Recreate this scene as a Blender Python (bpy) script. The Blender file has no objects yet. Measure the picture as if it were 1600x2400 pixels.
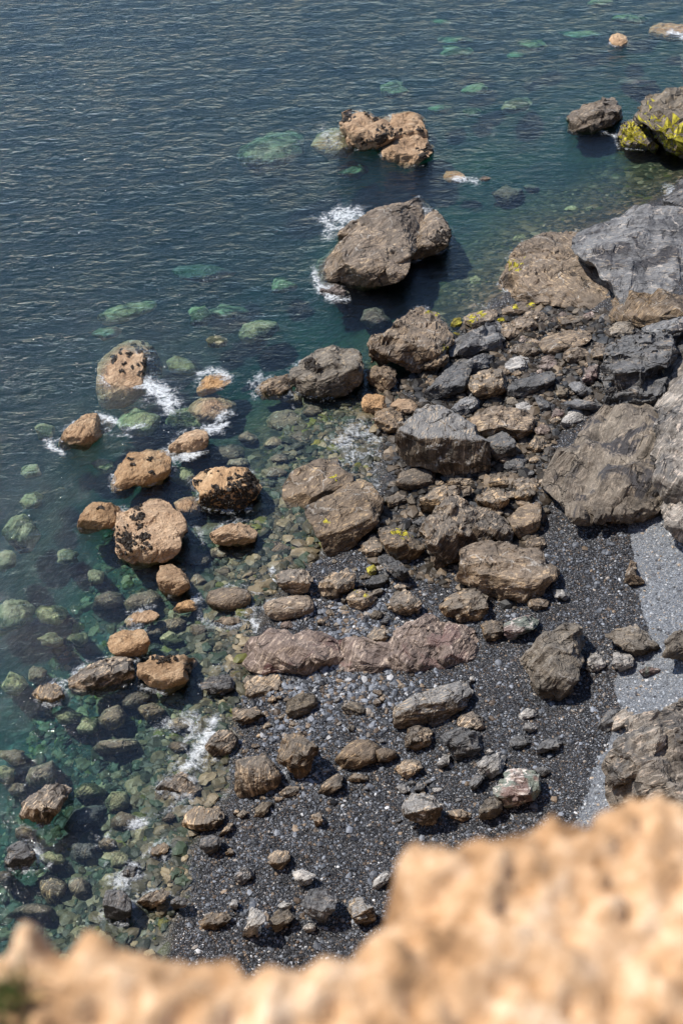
import bpy, bmesh, math, random
import numpy as np
from mathutils import Vector, Matrix

random.seed(7)
RNG = np.random.default_rng(11)
scene = bpy.context.scene
COL = scene.collection

# ------------------------------------------------------------------ camera
CAM = np.array([0.0, 0.0, 32.0])
PITCH = math.radians(42.0)            # below the horizon
F = 0.36                              # half height / focal length (50 mm lens on 36 mm of film)
FWD = np.array([0.0, math.cos(PITCH), -math.sin(PITCH)])
UPV = np.array([0.0, math.sin(PITCH), math.cos(PITCH)])
RGT = np.array([1.0, 0.0, 0.0])

def rays(px):
    """photo coordinates (1568 x 2352) -> directions with unit depth along the optical axis"""
    px = np.atleast_2d(np.asarray(px, float))
    nx = (px[:, 0] - 784.0) / 1176.0 * F
    ny = -(px[:, 1] - 1176.0) / 1176.0 * F
    return FWD + nx[:, None] * RGT + ny[:, None] * UPV

def on_z(px, z=0.0):
    r = rays(px)
    t = (z - CAM[2]) / r[:, 2]
    return CAM + r * t[:, None]

# ------------------------------------------------------------------ noise
_P = np.random.default_rng(3).permutation(256)
_P = np.concatenate([_P, _P, _P])
_G = np.random.default_rng(4).normal(size=(256, 3))
_G /= np.linalg.norm(_G, axis=1)[:, None]

def perlin(p):
    p = np.asarray(p, float)
    i = np.floor(p).astype(int)
    f = p - i
    i &= 255
    u = f * f * f * (f * (f * 6 - 15) + 10)
    out = 0
    for dx in (0, 1):
        wx = u[:, 0] if dx else 1 - u[:, 0]
        for dy in (0, 1):
            wy = u[:, 1] if dy else 1 - u[:, 1]
            for dz in (0, 1):
                wz = u[:, 2] if dz else 1 - u[:, 2]
                h = _P[_P[_P[i[:, 0] + dx] + i[:, 1] + dy] + i[:, 2] + dz]
                g = _G[h]
                out = out + wx * wy * wz * (g[:, 0] * (f[:, 0] - dx) + g[:, 1] * (f[:, 1] - dy) + g[:, 2] * (f[:, 2] - dz))
    return out * 1.5

def fbm(p, o=4, gain=.5, lac=2.03):
    s = 0; a = 1.0
    for k in range(o):
        s = s + a * perlin(p + 17.3 * k)
        p = p * lac; a *= gain
    return s

def sstep(a, b, x):
    t = np.clip((x - a) / (b - a), 0, 1)
    return t * t * (3 - 2 * t)

# ------------------------------------------------------------------ mesh helpers
def make_mesh(name, V, Fc, mats=(), attrs=None, smooth=False, mat_idx=None):
    """V (n,3) ; Fc (m,k) int array"""
    V = np.asarray(V, np.float32); Fc = np.asarray(Fc, np.int32)
    me = bpy.data.meshes.new(name)
    me.vertices.add(len(V)); me.vertices.foreach_set('co', V.ravel())
    k = Fc.shape[1]
    me.loops.add(Fc.size); me.loops.foreach_set('vertex_index', Fc.ravel())
    me.polygons.add(len(Fc))
    me.polygons.foreach_set('loop_start', np.arange(0, Fc.size, k, dtype=np.int32))
    me.polygons.foreach_set('loop_total', np.full(len(Fc), k, np.int32))
    me.polygons.foreach_set('use_smooth', np.full(len(Fc), smooth, bool))
    for m in mats: me.materials.append(m)
    if mat_idx is not None: me.polygons.foreach_set('material_index', np.asarray(mat_idx, np.int32))
    for n, a in (attrs or {}).items():
        a = np.asarray(a, np.float32)
        if a.ndim == 2:
            at = me.attributes.new(n, 'FLOAT_COLOR', 'POINT')
            if a.shape[1] == 3: a = np.concatenate([a, np.ones((len(a), 1), np.float32)], 1)
            at.data.foreach_set('color', a.ravel())
        else:
            at = me.attributes.new(n, 'FLOAT', 'POINT'); at.data.foreach_set('value', a)
    me.update(calc_edges=True)
    return me

def link(name, me, parent=None, loc=(0, 0, 0)):
    o = bpy.data.objects.new(name, me); COL.objects.link(o)
    o.location = loc
    if parent: o.parent = parent
    return o

def tag(o, label=None, cat=None, group=None, kind=None):
    if label: o['label'] = label
    if cat: o['category'] = cat
    if group: o['group'] = group
    if kind: o['kind'] = kind
    return o

_ICO = {}
def ico(n):
    if n not in _ICO:
        bm = bmesh.new(); bmesh.ops.create_icosphere(bm, subdivisions=n, radius=1.0)
        v = np.array([x.co[:] for x in bm.verts]); f = np.array([[q.index for q in x.verts] for x in bm.faces])
        bm.free(); _ICO[n] = (v, f)
    return _ICO[n]

def vnormals(V, Fc):
    n = np.cross(V[Fc[:, 1]] - V[Fc[:, 0]], V[Fc[:, 2]] - V[Fc[:, 0]])
    out = np.zeros_like(V)
    for k in range(3):
        for c in range(3):
            out[:, c] += np.bincount(Fc[:, k], n[:, c], len(V))
    return out / (np.linalg.norm(out, axis=1)[:, None] + 1e-12)

def inside(poly, pts):
    poly = np.asarray(poly, float); pts = np.atleast_2d(pts)
    x, y = pts[:, 0], pts[:, 1]; res = np.zeros(len(pts), bool)
    j = len(poly) - 1
    for i in range(len(poly)):
        xi, yi = poly[i]; xj, yj = poly[j]
        c = ((yi > y) != (yj > y)) & (x < (xj - xi) * (y - yi) / (yj - yi + 1e-12) + xi)
        res ^= c; j = i
    return res

def seg_dist(pts, A, B):
    pts = np.atleast_2d(pts); A = np.asarray(A, float); B = np.asarray(B, float)
    d = B - A; t = np.clip(((pts - A) @ d) / (d @ d + 1e-12), 0, 1)
    return np.linalg.norm(pts - (A + t[:, None] * d), axis=1)

# ------------------------------------------------------------------ terrain
CTRL = [  # photo x, y, height
 (1568,445,0),(1480,470,0),(1330,520,-.1),(1160,600,-.25),(1140,690,-.1),(1060,740,0),(850,850,-.35),(960,880,-.15),(830,940,-.1),(915,1060,-.05),(900,1110,0),(880,1150,.1),
 (760,1280,-.1),(650,1300,-.05),(625,1345,0),(600,1420,0),(560,1500,-.08),(545,1560,-.05),(565,1650,0),(505,1760,0),(530,1850,0.02),(470,1900,-.05),(440,1960,0),(400,2050,0),(370,2150,0),(330,2300,0),
 (1250,800,.7),(1400,760,1.1),(1100,900,.5),(1000,950,.3),(1250,950,1.0),(1150,1100,.8),(1000,1100,.4),(1250,1150,1.2),(1050,1250,.7),(900,1250,.35),(780,1330,.25),(1250,1250,1.3),(1400,1250,1.9),(1530,1250,2.4),
 (900,1400,.6),(700,1440,.2),(700,1560,.3),(850,1600,.6),(1000,1500,.8),(1200,1450,1.3),(1400,1450,2.0),(1540,1400,2.5),(1568,1560,2.6),(1400,1600,2.0),(1200,1650,1.5),(1000,1700,1.0),(800,1750,.6),(650,1700,.25),
 (640,1850,.3),(800,1900,.7),(1000,1900,1.1),(1250,1850,1.7),(1400,1800,2.2),(1560,1800,3.0),(560,2000,.25),(700,2050,.6),(900,2100,1.0),(500,2150,.3),(700,2250,.7),(1000,2300,1.4),(1300,2200,2.2),(1560,2100,3.2),
 (1568,800,2.0),(1568,600,1.0),(1700,700,3),(1700,1300,4),(1750,1900,4.5),
 (560,1240,-.45),(640,1150,-.45),(720,1000,-.4),(740,900,-.5),(640,960,-.6),(560,1100,-.65),(480,1300,-.55),(500,1400,-.35),(440,1500,-.5),(450,1600,-.5),(420,1700,-.45),(440,1830,-.25),(360,1950,-.3),(300,2050,-.35),(250,2150,-.4),
 (420,1130,-.9),(350,1300,-1.1),(260,1400,-1.3),(200,1500,-1.4),(300,1650,-1.2),(150,1700,-1.6),(200,1850,-1.0),(100,1950,-1.0),(60,2100,-1.0),(250,2250,-.6),
 (80,1300,-2.4),(0,1500,-2.2),(0,1750,-2.0),(-60,2000,-1.6),(220,1150,-2.0),(150,1000,-3),(300,900,-2.4),(450,950,-1.5),(560,820,-1.8),(700,780,-1.6),(850,740,-1.2),(1000,660,-.8),(1100,520,-.9),(950,500,-1.5),(1250,450,-.7),(1400,420,-.5),
 (700,600,-2.8),(800,400,-3.2),(1000,350,-2.4),(1200,300,-1.8),(1350,330,-1.2),(1500,160,-1.2),(1400,100,-2.0),(1200,120,-3.0),(1000,150,-4.0),(800,200,-5.5),(600,450,-5),(450,600,-5),(400,750,-3.6),(150,800,-5.5),(0,1000,-5.5),(0,1200,-3.8),
 (300,300,-9),(0,500,-9),(0,100,-12),(500,50,-10),(900,0,-7),(1300,0,-4),(1600,0,-2.5),(-200,900,-8),(-200,1400,-4),(-200,1900,-2.5),
]
_cx = on_z([(c[0], c[1]) for c in CTRL], 0.0)[:, :2]
_cz = np.array([c[2] for c in CTRL], float)
_S = 12.0
def _phi(r): return np.sqrt(r * r + 1.0)          # multiquadric
_d = np.linalg.norm(_cx[:, None] - _cx[None], axis=2)
_A = np.zeros((len(_cx) + 1,) * 2); _A[:-1, :-1] = -_phi(_d / _S * 4) - np.eye(len(_cx)) * -.25
_A[-1, :-1] = 1; _A[:-1, -1] = 1
_w = np.linalg.solve(_A, np.append(_cz, 0))

def ground_raw(xy):
    xy = np.atleast_2d(xy); out = np.empty(len(xy))
    for s in range(0, len(xy), 20000):
        q = xy[s:s + 20000]
        out[s:s + 20000] = -_phi(np.linalg.norm(q[:, None] - _cx[None], axis=2) / _S * 4) @ _w[:-1] + _w[-1]
    return out

_xmin, _xmax, _ymin, _ymax = -32., 32., 14., 105.
_gx = np.arange(_xmin, _xmax + .01, .5); _gy = np.arange(_ymin, _ymax + .01, .5)
_X, _Y = np.meshgrid(_gx, _gy)
_Z = np.clip(ground_raw(np.c_[_X.ravel(), _Y.ravel()]), -14, 6).reshape(_X.shape)

def ground(xy):
    xy = np.atleast_2d(np.asarray(xy, float))
    fx = np.clip((xy[:, 0] - _xmin) / .5, 0, len(_gx) - 1.001); fy = np.clip((xy[:, 1] - _ymin) / .5, 0, len(_gy) - 1.001)
    i = fx.astype(int); j = fy.astype(int); a = fx - i; b = fy - j
    return (_Z[j, i] * (1 - a) + _Z[j, i + 1] * a) * (1 - b) + (_Z[j + 1, i] * (1 - a) + _Z[j + 1, i + 1] * a) * b

def ground_depth(px, zfix=None):
    r = rays([px])[0]
    z = zfix if zfix is not None else 0.0
    for _ in range(25):
        t = (z - CAM[2]) / r[2]
        if zfix is not None: break
        z = .5 * z + .5 * ground((CAM + r * t)[None, :2])[0]
    return t

# ------------------------------------------------------------------ node helpers
class NT:
    def __init__(s, name):
        s.m = bpy.data.materials.new(name); s.m.use_nodes = True
        s.t = s.m.node_tree; s.t.nodes.clear()
    def n(s, typ, **k):
        x = s.t.nodes.new(typ)
        for a, v in k.items():
            if a.startswith('_'): x.inputs[int(a[1:])].default_value = v
            else: setattr(x, a, v)
        return x
    def l(s, a, b): s.t.links.new(a, b)
    def put(s, sock, v):
        if isinstance(v, bpy.types.NodeSocket): s.l(v, sock)
        elif isinstance(v, tuple) and len(v) == 3 and sock.type == 'RGBA': sock.default_value = (*v, 1)
        else: sock.default_value = v
    def math(s, op, a, b=0.0, c=None, clamp=False):
        x = s.n('ShaderNodeMath', operation=op, use_clamp=clamp); s.put(x.inputs[0], a); s.put(x.inputs[1], b)
        if c is not None: s.put(x.inputs[2], c)
        return x.outputs[0]
    def mix(s, f, a, b, mode='MIX'):
        x = s.n('ShaderNodeMix', data_type='RGBA', blend_type=mode); s.put(x.inputs[0], f); s.put(x.inputs[6], a); s.put(x.inputs[7], b)
        return x.outputs[2]
    def noise(s, v, scale, detail=4, rough=.55, dist=0.0, dim='3D'):
        x = s.n('ShaderNodeTexNoise', noise_dimensions=dim)
        if v is not None: s.l(v, x.inputs['Vector'])
        x.inputs['Scale'].default_value = scale; x.inputs['Detail'].default_value = detail
        x.inputs['Roughness'].default_value = rough; x.inputs['Distortion'].default_value = dist
        return x.outputs[0]
    def voro(s, v, scale, feature='F1', rand=1.0):
        x = s.n('ShaderNodeTexVoronoi', feature=feature)
        s.l(v, x.inputs['Vector']); x.inputs['Scale'].default_value = scale; x.inputs['Randomness'].default_value = rand
        return x
    def ramp(s, v, stops, interp='LINEAR'):
        x = s.n('ShaderNodeValToRGB'); s.put(x.inputs[0], v); cr = x.color_ramp; cr.interpolation = interp
        while len(cr.elements) < len(stops): cr.elements.new(.5)
        for e, (p, c) in zip(cr.elements, stops):
            e.position = p; e.color = (*c, 1) if isinstance(c, tuple) else (c, c, c, 1)
        return x.outputs[0]
    def step(s, v, a, b):
        x = s.n('ShaderNodeMapRange', interpolation_type='SMOOTHSTEP'); s.put(x.inputs[0], v)
        x.inputs[1].default_value = a; x.inputs[2].default_value = b
        return x.outputs[0]
    def attr(s, name): return s.n('ShaderNodeAttribute', attribute_name=name)
    def bump(s, h, strength, dist, normal=None):
        x = s.n('ShaderNodeBump'); x.inputs['Strength'].default_value = strength; x.inputs['Distance'].default_value = dist
        s.l(h, x.inputs['Height'])
        if normal is not None: s.l(normal, x.inputs['Normal'])
        return x.outputs[0]
    def out(s, surf, vol=None):
        o = s.n('ShaderNodeOutputMaterial')
        if surf is not None: s.l(surf, o.inputs[0])
        if vol is not None: s.l(vol, o.inputs[1])
        return s.m
    def bsdf(s, col, rough, normal=None, spec=.3):
        b = s.n('ShaderNodeBsdfPrincipled'); s.put(b.inputs['Base Color'], col); s.put(b.inputs['Roughness'], rough)
        b.inputs['Specular IOR Level'].default_value = spec
        if normal is not None: s.l(normal, b.inputs['Normal'])
        return b.outputs[0]
# ------------------------------------------------------------------ rock materials
def rock_mat(name, dark, mid, light, streak=(.5, .38, .24), amt=.5, vein=0.0, veincol=(.5, .47, .42), top=None, topamt=0.0, patch=None, patchamt=0.0, patch2=None, bump=1.0, gloss=.75, cracks=1.0, contrast=1.0):
    t = NT(name)
    tc = t.n('ShaderNodeTexCoord').outputs['Object']
    info = t.n('ShaderNodeObjectInfo')
    seed = t.math('MULTIPLY', info.outputs['Random'], 37.0)
    off = t.n('ShaderNodeVectorMath', operation='ADD'); t.l(tc, off.inputs[0])
    cs = t.n('ShaderNodeCombineXYZ'); t.l(seed, cs.inputs[0]); t.l(seed, cs.inputs[1]); t.l(seed, cs.inputs[2]); t.l(cs.outputs[0], off.inputs[1])
    P = off.outputs[0]
    st = t.attr('st').outputs['Fac']
    sx = t.n('ShaderNodeSeparateXYZ'); t.l(P, sx.inputs[0])
    sv = t.n('ShaderNodeCombineXYZ')
    t.l(t.math('MULTIPLY', st, 5.0), sv.inputs[0]); t.l(t.math('MULTIPLY', sx.outputs[0], .9), sv.inputs[1]); t.l(t.math('MULTIPLY', sx.outputs[1], .9), sv.inputs[2])
    S = sv.outputs[0]
    n1 = t.noise(P, .9, 6, .6, .4)
    n2 = t.noise(P, 4.5, 6, .68)
    n3 = t.noise(P, 26, 4, .75)
    s1 = t.noise(S, 1.0, 5, .6, .5)
    s2 = t.noise(S, 3.6, 4, .65, .3)
    f = t.math('ADD', t.math('MULTIPLY', n1, .45), t.math('MULTIPLY', s1, .3))
    f = t.math('ADD', f, t.math('MULTIPLY', n2, .25))
    c = .11 / contrast
    base = t.ramp(f, [(.5 - 1.25 * c, dark), (.5 - .1 * c, mid), (.5 + 1.2 * c, light)])
    if patch:
        pm = t.step(t.noise(P, .75, 5, .6, .8), .62 - .16 * patchamt, .68 - .16 * patchamt)
        base = t.mix(pm, base, patch)
    if patch2:
        pm2 = t.step(t.noise(P, 1.7, 4, .6, 1.2), .55, .6)
        base = t.mix(pm2, base, patch2)
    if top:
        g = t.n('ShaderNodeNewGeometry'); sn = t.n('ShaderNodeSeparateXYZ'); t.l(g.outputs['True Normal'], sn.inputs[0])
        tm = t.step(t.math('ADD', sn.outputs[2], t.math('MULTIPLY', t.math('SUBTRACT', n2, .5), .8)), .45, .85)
        base = t.mix(t.math('MULTIPLY', tm, topamt), base, top)  # upward faces greyer: dry weathering plus sky reflection put into the colour
    # mottling
    base = t.mix(.75, base, t.ramp(n3, [(.25, .35), (.5, .95), (.75, 1.75)]), 'MULTIPLY')
    base = t.mix(.48, base, t.ramp(s2, [(.3, .45), (.5, 1.0), (.7, 1.5)]), 'MULTIPLY')
    # pale mineral streaks along the layers
    if amt > 0:
        a = t.math('MULTIPLY', t.step(s2, .54, .60), t.step(n2, .46 - .05 * amt, .55))
        a = t.math('MULTIPLY', a, t.step(n1, .38, .55))
        base = t.mix(t.math('MULTIPLY', a, min(1, amt * 1.3)), base, streak)
    if vein > 0:
        wp = t.n('ShaderNodeVectorMath', operation='ADD'); t.l(P, wp.inputs[0])
        nn = t.n('ShaderNodeTexNoise'); t.l(P, nn.inputs['Vector']); nn.inputs['Scale'].default_value = 1.3; nn.inputs['Detail'].default_value = 5
        sc = t.n('ShaderNodeVectorMath', operation='SCALE'); t.l(nn.outputs['Color'], sc.inputs[0]); sc.inputs[3].default_value = 1.1; t.l(sc.outputs[0], wp.inputs[1])
        ve = t.voro(wp.outputs[0], .75, 'DISTANCE_TO_EDGE').outputs['Distance']
        vm = t.math('MULTIPLY', t.step(t.math('SUBTRACT', .022, ve), 0.0, .02), t.step(t.noise(P, 2.2, 3), .45, .6))
        base = t.mix(t.math('MULTIPLY', vm, vein), base, veincol)
    # joints
    wp = t.n('ShaderNodeVectorMath', operation='ADD'); t.l(P, wp.inputs[0])
    nn = t.n('ShaderNodeTexNoise'); t.l(P, nn.inputs['Vector']); nn.inputs['Scale'].default_value = 2.1; nn.inputs['Detail'].default_value = 4
    sc = t.n('ShaderNodeVectorMath', operation='SCALE'); t.l(nn.outputs['Color'], sc.inputs[0]); sc.inputs[3].default_value = .7; t.l(sc.outputs[0], wp.inputs[1])
    ce = t.voro(wp.outputs[0], 1.35, 'DISTANCE_TO_EDGE').outputs['Distance']
    ck = t.math('MULTIPLY', t.step(t.math('SUBTRACT', .030, ce), 0.0, .03), t.step(t.noise(P, 1.1, 3), .50, .64))
    ce2 = t.voro(wp.outputs[0], .5, 'DISTANCE_TO_EDGE').outputs['Distance']
    ck = t.math('MAXIMUM', ck, t.math('MULTIPLY', t.step(t.math('SUBTRACT', .020, ce2), 0.0, .016), t.step(t.noise(P, .7, 4), .50, .62)))
    base = t.mix(t.math('MULTIPLY', ck, .75 * cracks), base, (.012, .010, .009))
    # every rock its own tone
    tone = t.math('ADD', .78, t.math('MULTIPLY', info.outputs['Random'], .44))
    hs = t.n('ShaderNodeHueSaturation'); t.l(tone, hs.inputs['Value']); t.l(base, hs.inputs['Color'])
    t.l(t.math('ADD', .9, t.math('MULTIPLY', t.math('FRACT', seed), .25)), hs.inputs['Saturation'])
    h = t.math('ADD', t.math('MULTIPLY', n2, .55), t.math('MULTIPLY', s2, .5))
    h = t.math('ADD', h, t.math('MULTIPLY', n3, .22))
    h = t.math('SUBTRACT', h, t.math('MULTIPLY', ck, .5 * cracks))
    nb = t.bump(h, min(1, .85 * bump), .16)
    return t.out(t.bsdf(hs.outputs[0], t.math('SUBTRACT', gloss + .12, t.math('MULTIPLY', n2, .25)), nb, .35))

M = {}
M['T'] = rock_mat('tan_barnacled_rock', (.17, .1, .05), (.34, .213, .115), (.47, .33, .2), amt=.3, streak=(.56, .43, .28), cracks=.6, bump=1, contrast=.8)
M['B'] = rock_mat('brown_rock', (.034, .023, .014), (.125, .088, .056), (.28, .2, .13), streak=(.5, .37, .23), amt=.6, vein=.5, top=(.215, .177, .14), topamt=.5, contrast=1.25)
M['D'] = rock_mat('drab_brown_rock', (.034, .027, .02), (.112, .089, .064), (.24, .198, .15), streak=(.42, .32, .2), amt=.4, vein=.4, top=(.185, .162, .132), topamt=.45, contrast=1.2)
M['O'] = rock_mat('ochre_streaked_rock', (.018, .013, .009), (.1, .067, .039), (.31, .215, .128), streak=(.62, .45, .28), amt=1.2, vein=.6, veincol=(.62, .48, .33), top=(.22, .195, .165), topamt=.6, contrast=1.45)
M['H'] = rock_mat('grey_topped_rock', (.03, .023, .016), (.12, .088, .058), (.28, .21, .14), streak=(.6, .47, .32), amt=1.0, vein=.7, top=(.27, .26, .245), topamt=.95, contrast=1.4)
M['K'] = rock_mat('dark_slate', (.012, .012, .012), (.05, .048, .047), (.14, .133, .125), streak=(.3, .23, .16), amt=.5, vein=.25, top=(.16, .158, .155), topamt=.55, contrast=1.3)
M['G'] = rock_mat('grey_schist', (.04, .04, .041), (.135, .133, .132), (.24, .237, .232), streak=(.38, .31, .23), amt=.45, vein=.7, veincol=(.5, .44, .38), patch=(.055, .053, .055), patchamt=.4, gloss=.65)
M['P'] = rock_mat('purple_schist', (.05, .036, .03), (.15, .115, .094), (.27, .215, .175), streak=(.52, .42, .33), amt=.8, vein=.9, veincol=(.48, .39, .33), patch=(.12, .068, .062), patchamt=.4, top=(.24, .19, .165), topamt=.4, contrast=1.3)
M['W'] = rock_mat('pale_rock', (.12, .115, .11), (.27, .255, .235), (.45, .42, .38), streak=(.6, .53, .45), amt=.7, vein=.6, veincol=(.6, .57, .52), contrast=1.1)
M['S'] = rock_mat('weed_filmed_rock', (.12, .115, .06), (.28, .26, .15), (.44, .41, .26), amt=0, cracks=.8, contrast=1.2, patch=(.06, .07, .035), patchamt=.75)
M['L'] = rock_mat('banded_cliff_rock', (.06, .05, .041), (.185, .16, .133), (.36, .32, .272), streak=(.55, .45, .36), amt=.8, vein=.6, veincol=(.52, .45, .38), patch=(.13, .12, .11), patchamt=.5, contrast=1.25)
M['C'] = rock_mat('cracked_outcrop_rock', (.04, .033, .026), (.128, .107, .085), (.235, .2, .16), streak=(.42, .34, .26), amt=.28, vein=.5, veincol=(.38, .32, .26), patch=(.05, .046, .046), patchamt=.45, patch2=None, cracks=1.2)
M['R'] = rock_mat('red_veined_rock', (.09, .058, .05), (.19, .13, .112), (.34, .29, .255), streak=(.6, .53, .47), amt=.9, vein=1, veincol=(.55, .48, .43), patch=(.16, .18, .15), patchamt=.9)
M['Y'] = rock_mat('yellow_weeded_rock', (.09, .075, .03), (.26, .22, .03), (.48, .42, .04), amt=0, cracks=.6, contrast=1.3)

def simple(name, stops, scale, rough=.8, bumpd=.02, detail=4):
    t = NT(name); P = t.n('ShaderNodeTexCoord').outputs['Object']
    n = t.noise(P, scale, detail, .65)
    return t.out(t.bsdf(t.ramp(n, stops), rough, t.bump(n, .8, bumpd)))
M['mussel'] = simple('mussel_black', [(.3, (.008, .006, .005)), (.55, (.022, .015, .009)), (.8, (.09, .055, .025))], 14, .6)
M['algae'] = simple('yellow_lichen', [(.3, (.10, .085, .02)), (.5, (.34, .29, .025)), (.72, (.55, .49, .05))], 5, .8)
M['grass'] = simple('grass_green', [(.3, (.05, .07, .015)), (.7, (.16, .17, .04))], 6, .8)

# ------------------------------------------------------------------ ground material
def ground_mat():
    t = NT('shingle_and_seabed')
    P = t.n('ShaderNodeTexCoord').outputs['Object']
    dry = t.attr('dry').outputs['Fac']; sea = t.attr('sea').outputs['Fac']; coarse = t.attr('coarse').outputs['Fac']
    edge = t.noise(P, 3.0, 5, .6)
    dry = t.step(t.math('ADD', dry, t.math('MULTIPLY', t.math('SUBTRACT', edge, .5), .8)), .40, .60)
    def stones(scale, stops):
        v = t.voro(P, scale); sep = t.n('ShaderNodeSeparateColor'); t.l(v.outputs['Color'], sep.inputs[0])
        return t.ramp(sep.outputs[0], stops, 'CONSTANT'), v.outputs['Distance'], sep.outputs[1]
    wet = [(0, (.009, .009, .010)), (.30, (.018, .018, .02)), (.55, (.034, .035, .039)), (.72, (.026, .02, .016)), (.80, (.085, .09, .1)), (.89, (.14, .10, .07)), (.94, (.26, .265, .28)), (.985, (.5, .48, .45))]
    c1, d1, _ = stones(19.0, wet)
    c2, d2, _ = stones(36.0, wet)
    big = t.noise(P, .35, 4, .6)
    cw = t.mix(t.step(big, .42, .6), c2, c1)
    cw = t.mix(t.math('MULTIPLY', t.step(t.noise(P, .22, 3), .45, .7), .5), cw, (.018, .0175, .018))
    dr = [(0, (.10, .107, .118)), (.35, (.14, .149, .162)), (.65, (.175, .186, .2)), (.85, (.235, .245, .258)), (.94, (.27, .24, .2)), (.97, (.09, .095, .105))]
    c3, d3, _ = stones(30.0, dr)
    col = t.mix(dry, cw, c3)
    bed = [(0, (.016, .018, .012)), (.25, (.04, .036, .022)), (.5, (.075, .062, .037)), (.7, (.03, .036, .024)), (.82, (.13, .1, .062)), (.93, (.06, .065, .02)), (.97, (.22, .18, .12))]
    c4, d4, _ = stones(3.2, bed); c5, d5, _ = stones(7.0, bed)
    cb = t.mix(t.step(t.noise(P, .6, 3), .4, .6), c5, c4)
    deep = t.ramp(t.noise(P, .16, 5, .65), [(.35, (.012, .022, .022)), (.52, (.022, .04, .034)), (.66, (.05, .06, .035)), (.8, (.09, .095, .05))])
    dm = t.attr('deep').outputs['Fac']
    cb = t.mix(dm, cb, deep)
    col = t.mix(sea, col, cb)
    col = t.mix(.5, col, t.ramp(t.noise(P, 9, 4, .7), [(.3, .5), (.7, 1.5)]), 'MULTIPLY')
    h = t.mix(sea, d1, d4)
    nb = t.bump(t.math('SUBTRACT', 1.0, h), .9, .05)
    rough = t.math('ADD', .45, t.math('MULTIPLY', dry, .4))
    return t.out(t.bsdf(col, rough, nb, .3))
M['ground'] = ground_mat()

def pebble_mat(name='pebbles', rough=.5):
    t = NT(name); P = t.n('ShaderNodeTexCoord').outputs['Object']
    c = t.attr('pcol').outputs['Color']
    n = t.noise(P, 30, 4, .7)
    c = t.mix(.6, c, t.ramp(n, [(.3, .55), (.7, 1.45)]), 'MULTIPLY')
    return t.out(t.bsdf(c, rough, t.bump(n, .5, .02), .35))
M['pebble'] = pebble_mat()

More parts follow.
